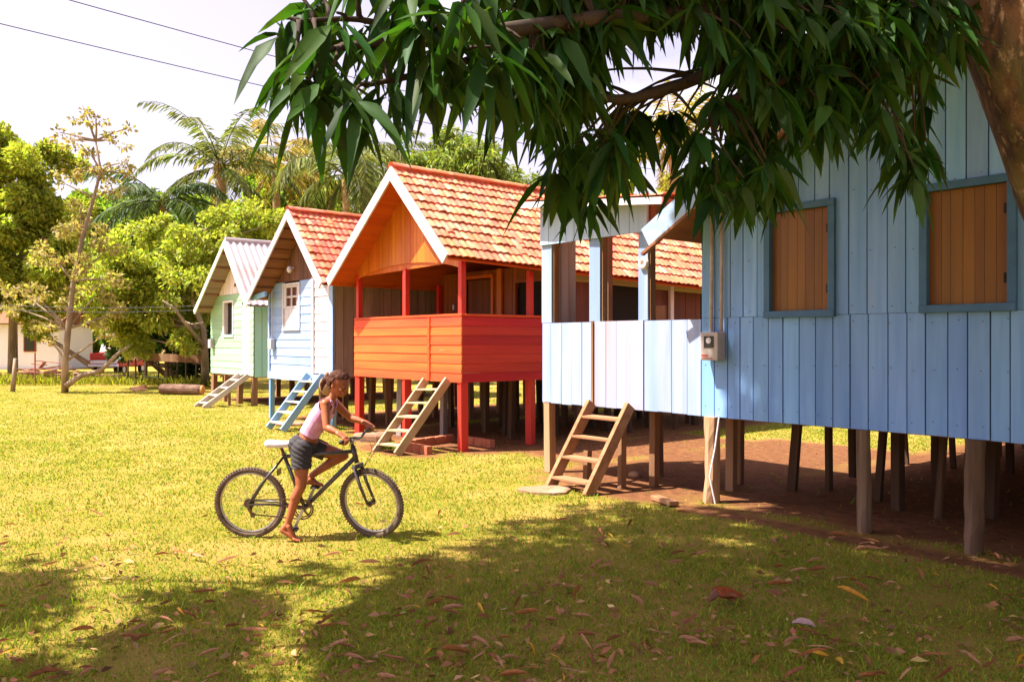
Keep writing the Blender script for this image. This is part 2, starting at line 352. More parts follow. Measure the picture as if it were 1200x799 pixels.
def boards_h(mb, x0, x1, z0, z1, y, h, t=.02, lap=.010, axis='x', jit=.002):
    """lapped horizontal boards, each leaning out at its foot"""
    n = max(1, round((z1-z0)/h)); dz = (z1-z0)/n
    for i in range(n):
        a = z0+i*dz; b = a+dz*1.0; j = random.uniform(-jit, jit); e = random.uniform(-.006, .006)
        if axis == 'x': vs = [(x0, y-lap+j, a), (x1, y-lap+j, a+e*.3), (x1, y+j, b-.002), (x0, y+j, b-.002), (x0, y+t, a), (x1, y+t, a+e*.3), (x1, y+t, b-.002), (x0, y+t, b-.002)]
        else: vs = [(y+lap+j, x0, a), (y+lap+j, x1, a+e*.3), (y+j, x1, b-.002), (y+j, x0, b-.002), (y-t, x0, a), (y-t, x1, a+e*.3), (y-t, x1, b-.002), (y-t, x0, b-.002)]
        mb.add(vs, [(0, 1, 2, 3), (5, 4, 7, 6), (4, 0, 3, 7), (1, 5, 6, 2), (3, 2, 6, 7), (4, 5, 1, 0)])
def hole_v(mb, x0, x1, z0, z1, y, w, holes, **k):
    """vertical boards around rectangular holes (hx0,hx1,hz0,hz1)"""
    xs = sorted({x0, x1}|{h[0] for h in holes}|{h[1] for h in holes})
    for a, b in zip(xs[:-1], xs[1:]):
        hs = [h for h in holes if h[0] <= a+1e-6 and h[1] >= b-1e-6]
        if not hs: boards_v(mb, a, b, z0, z1, y, w, **k)
        else:
            boards_v(mb, a, b, z0, hs[0][2], y, w, **{q: v for q, v in k.items() if q != 'top'})
            boards_v(mb, a, b, hs[0][3], z1, y, w, **{q: v for q, v in k.items() if q != 'bot'})
def hole_h(mb, x0, x1, z0, z1, y, h, holes, **k):
    n = round((z1-z0)/h); dz = (z1-z0)/n
    for i in range(n):
        a, b = z0+i*dz, z0+(i+1)*dz; segs = [(x0, x1)]
        for hx0, hx1, hz0, hz1 in holes:
            if b > hz0+.02 and a < hz1-.02:
                segs = [s for q in segs for s in ((q[0], min(q[1], hx0)), (max(q[0], hx1), q[1])) if s[1]-s[0] > .01]
        for s in segs: boards_h(mb, s[0], s[1], a, b, y, dz, **k)
def frame_rect(mb, x0, x1, z0, z1, y, w, proud=.03, depth=.05):
    """window frame, mitred look: two jambs between two rails"""
    mb.box(x0-w, x1+w, y-proud, y-proud+depth, z1, z1+w); mb.box(x0-w, x1+w, y-proud-.006, y-proud+depth, z0-w, z0)
    mb.box(x0-w, x0, y-proud+.003, y-proud+depth, z0, z1); mb.box(x1, x1+w, y-proud+.003, y-proud+depth, z0, z1)
def tile_side(name, ridge0, ridge1, eave0, eave1, mat, parent, rows, colw=.125, amp=.018):
    """one side of a clay tile roof: every tile a wavy plate lifted at its lower edge"""
    r0, r1, e0, e1 = V(ridge0), V(ridge1), V(eave0), V(eave1)
    nc = max(2, round((r1-r0).length/colw)); V_, F_ = [], []; nu = 6
    def P(u, v): return (r0*(1-u)+r1*u)*(1-v)+(e0*(1-u)+e1*u)*v
    nrm = (r1-r0).cross(e0-r0).normalized(); nrm = -nrm if nrm.z < 0 else nrm
    for j in range(rows):
        for i in range(nc):
            n = len(V_); jit = random.uniform(-.008, .008); lj = random.uniform(-.006, .010)+(random.uniform(.1, .3) if random.random() < .02 else 0); jit += .012*(random.random() < .03)
            for s in range(nu):
                t = s/(nu-1); u = (i+t*1.06)/nc; u = min(1.004, u)
                hgt = amp*(math.sin(t*2*math.pi-.5*math.pi)*.5+.5)
                p0 = P(u, max(0, (j-.12)/rows)); p1 = P(u, min(1.012, (j+1.0)/rows+lj*.4))
                V_ += [p0+nrm*(hgt*.8+.002), p1+nrm*(hgt+.028+jit), p1+nrm*(hgt+.028+jit-.016)]
            for s in range(nu-1):
                a = n+s*3; b = a+3
                F_ += [(a, a+1, b+1, b), (a+1, a+2, b+2, b+1)]
            F_ += [(n, n+2, n+1), (n+(nu-1)*3, n+(nu-1)*3+1, n+(nu-1)*3+2)]
    mb = MB(); mb.v = [tuple(p) for p in V_]; mb.f = F_
    return mb.build(name, mat, parent)
def ridge_caps(p, q, mat, parent, step=.38, r=.085):
    mb = MB(); p, q = V(p), V(q); n = int((q-p).length/step); d = (q-p).normalized(); sd = d.cross(UP).normalized()
    for i in range(n):
        a = p+(q-p)*(i/n)-d*.03; b = p+(q-p)*((i+1)/n); k = []; m = 7
        for c, rr in ((a, r*1.06), (b, r*.94)):
            for s in range(m):
                th = math.pi*s/(m-1); k.append(c+sd*math.cos(th)*rr+UP*(math.sin(th)*rr*.8-.01))
        mb.add(k, [(s, s+1, m+s+1, m+s) for s in range(m-1)])
    return mb.build('ridge_cap', mat, parent, smooth=True)
def slab(mb, poly_up, thick):
    poly_up = [V(p) for p in poly_up]; n = (poly_up[1]-poly_up[0]).cross(poly_up[2]-poly_up[0]).normalized()
    if n.z < 0: n = -n
    mb.prism(poly_up, n, -thick, 0)
def rake_board(a, b, y0, y1, wid, mat, parent, name='bargeboard', drop=.02):
    """board under the roof edge from eave a to apex b (xz), vertical face of height wid"""
    mb = MB(); d = V((b[0]-a[0], 0, b[1]-a[1])).normalized(); n = V((-d.z, 0, d.x)); n = n if n.z > 0 else -n
    A = V((a[0], 0, a[1])); B = V((b[0], 0, b[1]))
    cut = -n*wid; k = wid*d.z/max(.2, d.x if d.x else 1)
    vx = V((0, 0, -wid/max(.3, abs(n.z))))          # apex end is cut plumb, so the two boards butt
    poly = [A+UP*drop, B+UP*drop, B+vx+UP*drop, A+cut+UP*drop]
    mb.prism(poly, V((0, 1, 0)), y0, y1)
    return mb.build(name, mat, parent, fix=True)
def wonky_post(x, y, z0, z1, w, mat, parent, name='stilt', lean=.03, rough=False):
    mb = MB(); n = 7 if rough else 3; lx, ly = random.uniform(-lean, lean), random.uniform(-lean, lean); a0 = random.uniform(-.25, .25)
    pts = [V((x+lx*(1-i/n), y+ly*(1-i/n), z0+(z1-z0)*i/n)) for i in range(n+1)]
    vs = []; m = 10 if rough else 4
    for i, p in enumerate(pts):
        for k in range(m):
            th = 2*math.pi*(k+.5)/m+a0*(1 if not rough else i/n)
            if rough: r = w*.56*(1+random.uniform(-.10, .10)+(.25 if (i <= 1 and k in (6, 7)) else 0)+(-.12 if k % 3 == 0 else 0))
            else: r = w*.7071*(1+random.uniform(-.03, .03))
            vs.append(p+V((math.cos(th)*r, math.sin(th)*r, 0)))
    fs = [(i*m+k, i*m+(k+1) % m, (i+1)*m+(k+1) % m, (i+1)*m+k) for i in range(n) for k in range(m)]
    fs += [tuple(range(m-1, -1, -1)), tuple(n*m+k for k in range(m))]
    mb.add(vs, fs)
    return mb.build(name, mat, parent, bevel=0 if rough else .006)
def stairs(label, top_l, top_r, foot_l, foot_r, ntread, mat, group=None, w=.13, t=.045, tread_mat=None, support=None, ledge=False):
    tl, tr, fl, fr = V(top_l), V(top_r), V(foot_l), V(foot_r)
    root = empty('wooden_stairs', (fl+fr)/2, label, 'stairs', group)
    ax = (tr-tl).normalized()
    for a, b in ((fl, tl), (fr, tr)):
        d = (b-a).normalized()
        mb = MB(); mb.beam(a-d*.02, b, t, w, side=ax); mb.build('stringer', mat, root, bevel=.006, fix=True)
    for i in range(ntread):
        s = (i+.55)/(ntread+.25); a = fl.lerp(tl, s)+ax*(t/2+.002); b = fr.lerp(tr, s)-ax*(t/2+.002)
        mb = MB(); mb.beam(a, b, .17*random.uniform(.9, 1.1), .028, side=V((0, 1, random.uniform(-.05, .05)))); mb.build('tread', tread_mat or mat, root, bevel=.004, fix=True)
    if support:
        for q in support: wonky_post(q[0], q[1], 0, q[2], .075, bare_v, root, 'prop')
    return root

# ================================================================ red house
RY = .32
XL, XR = -13.41, -10.13; FZ = 1.08; RB = 8.2
red = empty('stilt_house', (-11.8, 4, 0), 'orange red stilt house with open porch, red railing and clay tile roof', 'house', 'stilt houses in a row')
ry0 = RY-.45
AP = V((-11.42, ry0, 4.50)); EL = V((-13.65, ry0, 2.81)); ER = V((-9.84, ry0, 2.95))
APb = V((-11.42, RB, 4.46)); ELb = V((-13.65, RB, 2.77)); ERb = V((-9.52, RB, 2.62))
roof = tile_side('roof', AP, APb, ER, ERb, tile_m, red, 10)
tile_side('roof', APb, AP, ELb, EL, tile_m, red, 12)
ridge_caps(AP+UP*.03, APb+UP*.03, tile_m, red)
mb = MB(); slab(mb, [AP-UP*.03, APb-UP*.03, ERb-UP*.03, ER-UP*.03], .03); slab(mb, [AP-UP*.03, APb-UP*.03, ELb-UP*.03, EL-UP*.03], .03)
mb.build('soffit', orange_y, red)
rake_board((EL.x, EL.z), (AP.x, AP.z), ry0-.035, ry0-.003, .17, white_p, red)
rake_board((ER.x, ER.z), (AP.x, AP.z), ry0-.036, ry0-.004, .17, white_p, red)
mb = MB(); mb.beam((EL.x+.02, ry0, EL.z-.05), (ELb.x+.02, RB, ELb.z-.05), .03, .1); mb.build('fascia', orange_v, red)
# gable wall of vertical varnished boards with an arched lower edge
gy = RY+.0
def rtop(x): return (AP.z-.07-(AP.x-x)*(AP.z-EL.z)/(AP.x-EL.x)) if x < AP.x else (AP.z-.07-(x-AP.x)*(AP.z-ER.z)/(ER.x-AP.x))
def garch(x):
    t = (x-XL)/(XR-XL); return 2.78+.22*math.sin(math.pi*min(1, max(0, t)))**.6
mb = MB(); boards_v(mb, XL+.03, XR-.03, 0, 0, gy, .10, top=rtop, bot=garch, gap=.003, jit=.0015); mb.build('gable', orange_v, red)
mb = MB(); mb.beam((XL, gy+.05, 2.92), (XR, gy+.05, 2.98), .05, .1, side=V((0, 1, 0))); mb.build('tie_beam', orange_v, red)
for x in (XL+.05, (XL+XR)/2, XR-.05):
    mb = MB(); mb.box(x-.045, x+.045, RY-.005, RY+.085, 2.07, 2.92 if abs(x-XR) > .3 else 3.0); mb.build('porch_post', red_post, red, bevel=.005)
    wonky_post(x, RY+.05, 0, FZ, .125, red_post, red, lean=.012)
for y in (1.70,):
    mb = MB(); mb.box(XR-.095, XR-.005, y, y+.09, 2.07, 2.85); mb.build('porch_post', red_post, red, bevel=.005)
    wonky_post(XR-.05, y+.05, 0, FZ, .125, red_post, red, lean=.012)
mb = MB(); mb.box(XL, XL+.09, 2.1, 2.19, FZ, 2.8); mb.build('porch_post', red_post, red, bevel=.005)
# railing walls of lapped boards: front left panel, front right panel (gate) and side
gx_ = -10.98
mb = MB(); boards_h(mb, XL-.02, gx_-.03, FZ-.02, 2.08, RY-.02, .15); mb.build('railing', red_x, red)
mb = MB(); boards_h(mb, gx_+.03, XR+.02, FZ-.02, 2.08, RY-.02, .15); mb.build('gate', red_x, red)
mb = MB(); mb.box(gx_-.03, gx_+.03, RY-.045, RY+.02, FZ-.02, 2.07); mb.build('railing_post', red_x, red, bevel=.004)
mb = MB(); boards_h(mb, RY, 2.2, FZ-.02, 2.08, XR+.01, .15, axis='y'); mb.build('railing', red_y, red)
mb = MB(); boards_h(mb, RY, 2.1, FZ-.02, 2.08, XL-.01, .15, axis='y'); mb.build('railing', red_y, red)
mb = MB(); mb.box(XL-.03, XR+.03, RY-.03, RY+.05, 2.083, 2.12); mb.box(XR-.05, XR+.04, RY+.052, 2.2, 2.083, 2.118); mb.box(XL-.04, XL+.05, RY+.052, 2.1, 2.083, 2.118); mb.build('handrail', red_x, red, bevel=.004)
mb = MB(); boards_v(mb, RY+.05, RB, 0, 0, -11.7, .14); mb = MB()
for i in range(12):
    y = RY+.05+i*.155; mb.box(XL+.02, XR-.02, y, y+.15, FZ+.058, FZ+.09)
mb.build('porch_floor', bare_x, red)
PB = 2.2
mb = MB(); hole_v(mb, XL, XR, FZ-.05, 3.0, PB, .12, [(-12.55, -11.75, FZ-.05, 2.86), (-11.05, -10.35, FZ+.75, 2.72)]); mb.build('wall', brown_v, red)
mb = MB(); boards_v(mb, -12.53, -11.77, FZ-.02, 2.84, PB+.03, .15); d_ = mb.build('door', pmat('brown varnished door', (.17, .05, .016), (.12, .034, .012), None, VW, .5, .15, .1), red)
mb = MB(); mb.ball((-11.84, PB+.01, 1.98), .022); mb.build('handle', white_p, d_)
mb = MB(); frame_rect(mb, -12.55, -11.75, FZ+.02, 2.86, PB-.01, .06); mb.build('door_frame', orange_v, red)
mb = MB(); mb.box(-12.98, -12.92, PB-.014, PB-.004, 2.30, 2.40); mb.build('light_switch', white_p, red)
mb = MB(); frame_rect(mb, -11.05, -10.35, FZ+.75, 2.72, PB-.01, .05); wf = mb.build('window', brown_v, red)
mb = MB(); mb.box(-11.05, -10.35, PB+.05, PB+.06, FZ+.75, 2.72); mb.build('pane', dark_in, wf)
mb = MB(); mb.box(XR-.16, XR-.02, PB-.1, PB-.012, FZ, 3.0); mb.box(-11.55, -11.42, PB-.06, PB-.012, FZ, 3.0); mb.build('corner_board', orange_v, red)
# side walls + back
sw = [(3.6, 4.7, 1.95, 2.75), (6.2, 7.2, 1.95, 2.75)]
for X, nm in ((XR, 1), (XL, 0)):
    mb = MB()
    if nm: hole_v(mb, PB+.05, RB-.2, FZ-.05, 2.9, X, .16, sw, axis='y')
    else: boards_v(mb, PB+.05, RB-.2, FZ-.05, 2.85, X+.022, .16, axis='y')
    mb.build('wall', pmat('red brown boards with eave shade', (.16, .04, .02), (.10, .028, .016), None, VW, .6, .2, .15), red)  # board colour carries the shadow below the eaves
mb = MB(); boards_v(mb, XL, XR, FZ-.05, 0, RB-.2, .16, top=lambda x: rtop(x)-.06); mb.build('wall', brown_v, red)
for y0, y1, z0, z1 in sw:
    mb = MB(); mb.box(XR-.09, XR-.08, y0, y1, z0, z1); mb.build('window', dark_in, red)
for y in (5.2, 7.6):
    mb = MB(); mb.box(XR+.006, XR+.07, y, y+.10, 1.9, 2.75); mb.build('porch_post', cream_p, red, bevel=.004)
mb = MB(); mb.beam((XR+.03, PB, 2.80), (XR+.03, RB-.2, 2.66), .05, .13); mb.build('eave_beam', pmat('faded yellow beam', (.5, .36, .12), (.40, .27, .09), None, YW, .7, .2, .1), red)
for y in (RY+.12, 2.15, 4.2, 6.2, RB-.3): mb = MB(); mb.box(XL+.06, XR-.06, y, y+.09, FZ-.02, FZ+.055); mb.build('floor_beam', bare_x, red)
for i, (x, y) in enumerate([(x, y) for y in (2.15, 3.1, 4.2, 5.3, 6.5, 7.8) for x in (-13.2, -12.6, -11.95, -11.4, -10.8, -10.25)]):
    if y == 2.15 and x == -10.25: continue
    wonky_post(x+random.uniform(-.15, .15), y+random.uniform(-.2, .2), 0, FZ-.01, random.uniform(.075, .11), dark_tb, red)
wonky_post(-12.55, RY+.45, 0, FZ-.05, .13, grey_v, red); wonky_post(-12.0, 1.3, 0, FZ-.05, .10, grey_v, red)
stairs('bleached timber stairs leaning against the red porch', (-11.0, RY-.08, 1.07), (-10.38, RY-.08, 1.10), (-11.02, -.66, .0), (-10.40, -.66, .03), 5, stair_w, 'ladder stairs at the house doors')

# ================================================================ light blue house (gabled, second from the left)
LY = .28; LXL, LXR, LF, LB = -17.17, -14.2, 1.06, 7.4
lb = empty('stilt_house', (-15.7, 4, 0), 'light blue stilt house with white shutter, brown gable and red tile roof', 'house', 'stilt houses in a row')
ly0 = LY-.45
AP2 = V((-15.22, ly0, 4.27)); EL2 = V((-17.30, ly0, 2.62)); ER2 = V((-13.77, ly0, 2.75)); D2 = V((0, LB-ly0, -.03))
tile_side('roof', AP2, AP2+D2, ER2, ER2+D2, tile_d, lb, 10); tile_side('roof', AP2+D2, AP2, EL2+D2, EL2, tile_d, lb, 11)
ridge_caps(AP2+UP*.03, AP2+D2+UP*.03, tile_d, lb)
mb = MB()
for Aq, Eq in ((AP2, ER2), (AP2, EL2)):
    for k in range(9):                       # laths: the tiles' underside shows between them
        p = Aq.lerp(Eq, (k+.5)/9)-UP*.045; mb.beam(p, p+D2, .05, .03)
mb.build('batten', soffit_br, lb)
mb = MB(); slab(mb, [AP2-UP*.012, AP2+D2-UP*.012, ER2+D2-UP*.012, ER2-UP*.012], .02); slab(mb, [AP2-UP*.012, AP2+D2-UP*.012, EL2+D2-UP*.012, EL2-UP*.012], .02); mb.build('soffit', soffit_br, lb)
rake_board((EL2.x, EL2.z), (AP2.x, AP2.z), ly0-.035, ly0-.003, .13, lblue_p if 0 else white_p, lb)
rake_board((ER2.x, ER2.z), (AP2.x, AP2.z), ly0-.036, ly0-.004, .15, white_p, lb)
def ltop(x): return (AP2.z-.10-(AP2.x-x)*(AP2.z-EL2.z)/(AP2.x-EL2.x)) if x < AP2.x else (AP2.z-.10-(x-AP2.x)*(AP2.z-ER2.z)/(ER2.x-AP2.x))
wh = (-16.42, -15.68, 1.96, 2.86); dh = (-15.02, -14.40, LF, 2.92)
mb = MB(); hole_h(mb, LXL, LXR, LF-.02, 2.94, LY, .17, [wh, dh]); mb.build('wall', lblue_x, lb)
mb = MB(); boards_v(mb, LXL, LXR, 2.945, 0, LY+.004, .14, top=ltop); mb.build('gable', gable_br, lb)
mb = MB(); boards_v(mb, wh[0], wh[1], wh[2], 2.38, LY-.004, .13, gap=.004); sh = mb.build('shutter', white_p, lb)
mb = MB()
for i in range(3): xx = wh[0]+(wh[1]-wh[0])*(.12+.38*i); mb.box(xx-.022, xx+.022, LY-.012, LY+.02, 2.40, 2.84)
for z in (2.384, 2.60, 2.815): mb.box(wh[0]+.06, wh[1]-.07, LY-.008, LY+.016, z, z+.042)
mb.box(wh[0], wh[0]+.055, LY-.010, LY+.02, 2.383, wh[3]); mb.box(wh[1]-.065, wh[1], LY-.010, LY+.02, 2.383, wh[3]); wd = mb.build('window', white_p, lb)
mb = MB(); mb.box(wh[0]+.02, wh[1]-.02, LY+.03, LY+.04, 2.39, 2.85); mb.build('pane', pmat('brown dark panes', (.12, .04, .025), None, None, VW, .2, 0, 0), wd)
mb = MB(); frame_rect(mb, wh[0], wh[1], wh[2], wh[3], LY, .045); mb.build('window_frame', white_p, lb)
mb = MB(); boards_h(mb, dh[0], dh[1], dh[2], dh[3], LY+.008, .17); mb.build('door', white_p, lb)
mb = MB(); mb.box(dh[0]-.05, dh[0], LY-.03, LY+.02, LF, 2.94); mb.box(dh[1], dh[1]+.05, LY-.03, LY+.02, LF, 2.94); mb.build('door_frame', cream_p, lb)
mb = MB(); mb.box(LXR-.13, LXR+.015, LY-.034, LY-.014, LF-.02, 2.95); mb.box(LXL-.015, LXL+.06, LY-.034, LY-.014, LF-.02, 2.95); mb.box(LXL-.02, LXR+.02, LY-.037, LY-.012, LF-.17, LF-.022); mb.build('corner_board', lblue_x, lb)
mb = MB(); mb.beam((EL2.x+.02, LY-.36, 2.62), (LXL+.5, LY-.30, 2.70), .05, .10, side=V((0, 1, 0))); mb.build('tie_beam', lblue_p, lb)
mb = MB(); boards_v(mb, LY+.03, LB-.2, LF-.05, 2.86, LXR, .20, gap=.012, axis='y'); mb.build('wall', grey_v, lb)
mb = MB(); boards_v(mb, LY+.03, LB-.2, LF-.05, 2.7, LXL+.022, .20, axis='y'); mb.build('wall', lblue_p, lb)
mb = MB(); boards_v(mb, LXL, LXR, LF-.05, 0, LB-.2, .2, top=ltop); mb.build('wall', grey_v, lb)
mb = MB(); mb.box(LXL+.02, LXR-.03, LY+.06, LB-.22, LF-.08, LF-.03); mb.build('floor', bare_x, lb)
mb = MB(); mb.cyl((-15.9, LY+.0, 3.22), (-15.9, LY-.10, 3.20), .018, 8); mb.ball((-15.9, LY-.12, 3.17), .055, .055, .07); mb.build('wall_lamp', white_p, lb, smooth=True)
mb = MB(); mb.box(-17.02, -16.84, LY-.115, LY-.02, 1.52, 1.74); mt0 = mb.build('meter_box', pmat('grey enamel', (.45, .42, .42), (.38, .35, .35), None, (5, 5, 5), .5, .1, 0), lb, bevel=.01)
mb = MB(); mb.tube([(-16.93, LY-.05, 1.74), (-16.93, LY-.05, 2.75)], .012, 6); mb.build('conduit', mt0.data.materials[0], lb)
for x in (LXL+.06, LXR-.07): wonky_post(x, LY+.03, 0, LF-.17, .10, lblue_p, lb, lean=.02)
for x, y in [(x, y) for y in (1.6, 3.4, 5.2, 7.0) for x in (-16.9, -15.9, -15.1, -14.35)]+[(-15.35, .6)]:
    wonky_post(x+random.uniform(-.15, .15), y+random.uniform(-.2, .2), 0, LF-.06, .11, bare_v, lb)
stairs('light blue painted stairs leading to the white door', (-15.08, LY-.1, 1.04), (-14.44, LY-.1, 1.05), (-15.10, -.62, .04), (-14.46, -.62, .04), 5, lblue_p, 'ladder stairs at the house doors', tread_mat=white_st)

# ================================================================ green house (far left)
NY = 1.38; NXL, NXR, NF, NB = -23.85, -20.74, .80, 8.0
gr = empty('stilt_house', (-22.3, 5, 0), 'pale green stilt house with white gable and corrugated metal roof', 'house', 'stilt houses in a row')
ny0 = NY-.45
AP3 = V((-21.54, ny0, 4.36)); EL3 = V((-23.9, ny0, 2.55)); ER3 = V((-19.98, ny0, 2.60)); D3 = V((0, NB-ny0, 0))
def corrug(a0, a1, e0, e1, parent):
    n = 150; mb = MB(); vs = []; fs = []; nrm = (V(a1)-V(a0)).cross(V(e0)-V(a0)).normalized(); nrm = -nrm if nrm.z < 0 else nrm
    for i in range(n+1):
        u = i/n; w_ = nrm*(.022*math.sin(2*math.pi*u*(V(a1)-V(a0)).length/.17)+.02)
        for v in (0, .5, 1): p = V(a0).lerp(V(a1), u).lerp(V(e0).lerp(V(e1), u), v); vs.append(p+w_)
    for i in range(n):
        for k in (0, 1): fs.append((i*3+k, i*3+k+1, i*3+3+k+1, i*3+3+k))
    mb.add(vs, fs); o = mb.build('roof', metal_r, parent, smooth=True); return o
corrug(AP3, AP3+D3, ER3, ER3+D3, gr); corrug(AP3, AP3+D3, EL3, EL3+D3, gr)
mb = MB(); mb.tube([AP3+UP*.03, AP3+D3+UP*.03], .06, 8); mb.build('ridge_cap', metal_r, gr)
mb = MB(); slab(mb, [AP3-UP*.02, AP3+D3-UP*.02, ER3+D3-UP*.02, ER3-UP*.02], .02); slab(mb, [AP3-UP*.02, AP3+D3-UP*.02, EL3+D3-UP*.02, EL3-UP*.02], .02); mb.build('soffit', soffit_gr, gr)
for k in range(5):
    p = AP3.lerp(EL3, (k+.7)/5.2)-UP*.07; mb = MB(); mb.beam(p+V((0, -.02, 0)), p+V((0, .6, 0)), .05, .05); mb.build('purlin', bare_v, gr)
rake_board((EL3.x, EL3.z), (AP3.x, AP3.z), ny0-.035, ny0-.003, .13, pmat('greenish white barge paint', (.52, .60, .50), (.60, .66, .56), None, XW, .6, .2, .1), gr)
rake_board((ER3.x, ER3.z), (AP3.x, AP3.z), ny0-.036, ny0-.004, .15, MATS['greenish white barge paint'], gr)
def ntop(x): return (AP3.z-.05-(AP3.x-x)*(AP3.z-EL3.z)/(AP3.x-EL3.x)) if x < AP3.x else (AP3.z-.05-(x-AP3.x)*(AP3.z-ER3.z)/(ER3.x-AP3.x))
nw = (-22.80, -22.15, 1.86, 2.76); nd = (-21.50, -20.95, NF, 2.66)
mb = MB(); hole_h(mb, NXL, NXR, NF-.02, 2.98, NY, .18, [nw, nd]); mb.build('wall', green_x, gr)
mb = MB(); boards_v(mb, NXL, NXR, 2.985, 0, NY+.004, .16, top=ntop); mb.build('gable', cream_p, gr)
mb = MB(); mb.box(nw[0], nw[1], NY+.10, NY+.11, nw[2], nw[3]); mb.build('window', dark_in, gr)
mb = MB(); frame_rect(mb, nw[0], nw[1], nw[2], nw[3], NY, .05); mb.box(nw[0], nw[0]+.015, NY-.01, NY+.1, nw[2], nw[3]); mb.build('window_frame', cream_p, gr)
mb = MB(); boards_v(mb, nd[0], nd[1], nd[2], nd[3], NY-.01, .2); mb.build('door', white_p, gr)
mb = MB(); boards_v(mb, NXL+.2, NXL+.24, 1.5, 1.8, NY-.06, .05); mb.box(NXL+.1, NXL+.3, NY-.12, NY-.02, 1.5, 1.75); mb.build('meter_box', MATS['grey enamel'], gr)
for i in range(2):
    mb = MB(); mb.box(-22.05+i*.0, -21.93, NY-.012, NY-.001, 3.18+i*.2, 3.26+i*.2); mb.build('vent', soffit_br, gr)
mb = MB(); boards_v(mb, NY+.03, NB-.2, NF-.05, 2.85, NXR, .22, gap=.012, axis='y'); mb.build('wall', mint_v, gr)
mb = MB(); boards_v(mb, NY+.03, NB-.2, NF-.05, 2.7, NXL+.022, .22, axis='y'); mb.build('wall', mint_v, gr)
mb = MB(); boards_v(mb, NXL, NXR, NF-.05, 0, NB-.2, .2, top=ntop); mb.build('wall', mint_v, gr)
mb = MB(); mb.box(NXL+.02, NXR-.03, NY+.06, NB-.22, NF-.08, NF-.03); mb.build('floor', bare_x, gr)
for x, y in [(x, y) for y in (1.45, 3.4, 5.4, 7.4) for x in (-23.75, -22.8, -21.8, -20.85)]:
    wonky_post(x, y, 0, NF-.06, .13, bare_v, gr)
stairs('weathered whitish stairs at the pale green house', (-21.52, NY-.06, .80), (-20.92, NY-.06, .80), (-21.54, .18, 0), (-20.94, .18, 0), 4, white_st, 'ladder stairs at the house doors', support=[(-21.3, .95, .45)])

# ================================================================ big blue house (right)
BXL, BXM, BXR, BF, BB_ = -7.95, -5.40, 1.2, .905, 8.6; SILL = 1.93
bl = empty('stilt_house', (-3, 4, 0), 'large blue board house on stilts with shuttered windows and open veranda', 'house', 'stilt houses in a row')
by0 = -.42; BAX = -2.4
AP4 = V((BAX, by0, 4.90)); EL4 = V((-5.84, by0, 2.87)); ER4 = V((1.9, by0, 2.36)); D4 = V((0, BB_-by0, 0))
tile_side('roof', AP4+D4, AP4, EL4+D4, EL4, tile_m, bl, 16); tile_side('roof', AP4, AP4+D4, ER4, ER4+D4, tile_m, bl, 20)
ridge_caps(AP4+UP*.03, AP4+D4+UP*.03, tile_m, bl)
mb = MB(); slab(mb, [AP4-UP*.03, AP4+D4-UP*.03, ER4+D4-UP*.03, ER4-UP*.03], .03); slab(mb, [AP4-UP*.03, AP4+D4-UP*.03, EL4+D4-UP*.03, EL4-UP*.03], .03); mb.build('soffit', soffit_br, bl)
rake_board((EL4.x, EL4.z), (AP4.x, AP4.z), by0-.04, by0-.004, .23, pmat('pale blue barge paint', (.26, .38, .58), (.34, .45, .62), None, XW, .55, .2, .05), bl)
rake_board((ER4.x, ER4.z), (AP4.x, AP4.z), by0-.041, by0-.005, .23, MATS['pale blue barge paint'], bl)
mb = MB(); dlt = V((AP4.x-EL4.x, 0, AP4.z-EL4.z)); mb.beam(EL4+V((0, -.02, -.245)), AP4+V((0, -.02, -.27)), .05, .03, side=V((0, 1, 0))); mb.build('bargeboard_trim', soffit_br, bl)
def btop(x): return (AP4.z-.07-(AP4.x-x)*(AP4.z-EL4.z)/(AP4.x-EL4.x)) if x < AP4.x else (AP4.z-.07-(x-AP4.x)*(AP4.z-ER4.z)/(ER4.x-AP4.x))
W1 = (-4.56, -3.95, 1.99, 2.95); W2 = (-3.06, -2.45, 2.0, 2.95)
mb = MB(); boards_v(mb, BXM, BXR, BF, SILL+.01, 0, .165, gap=.011, jit=.003, zj=.003); mb.build('wall', blue_v, bl)
mb = MB(); hole_v(mb, BXM, BXR, SILL+.014, 0, 0, .165, [W1, W2], gap=.011, jit=.003, top=btop); mb.build('wall', blue_v, bl)
mb = MB(); mb.box(BXM+.01, BXR, .028, .035, BF+.02, SILL+.3); mb.build('wall_backing', dark_in, bl)
for wq in (W1, W2):
    mb = MB(); frame_rect(mb, wq[0], wq[1], wq[2], wq[3], 0, .065, .04, .08); fr_ = mb.build('window', blue_trim, bl, bevel=.004)
    mb = MB(); boards_v(mb, wq[0], wq[1], wq[2], wq[3], .025, .085, gap=.003, jit=.001); mb.build('shutter', shutter_v, fr_)
    mb = MB()
    for z in (wq[2]+.2, wq[3]-.2): mb.box(wq[1]-.035, wq[1]-.004, .004, .022, z-.04, z+.04)
    mb.build('hinge', bark_d, fr_)
mb = MB()
x = BXM+.05
while x < BXR-.1:
    for z in (BF+.10, BF+.55, SILL-.06, SILL+.08, 2.5, 3.05):
        if z > SILL and any(h[0]-.1 < x < h[1]+.1 for h in (W1, W2)) and z < 3.02: continue
        q = V((x+random.uniform(-.03, .03), -.0085, z+random.uniform(-.02, .02))); mb.cyl(q, q+V((0, .006, 0)), .0045, 6)
    x += .18
no = mb.build('nails', pmat('rusty nail heads', (.09, .05, .04), None, None, VW, .6, 0, 0), bl); no['kind'] = 'stuff'
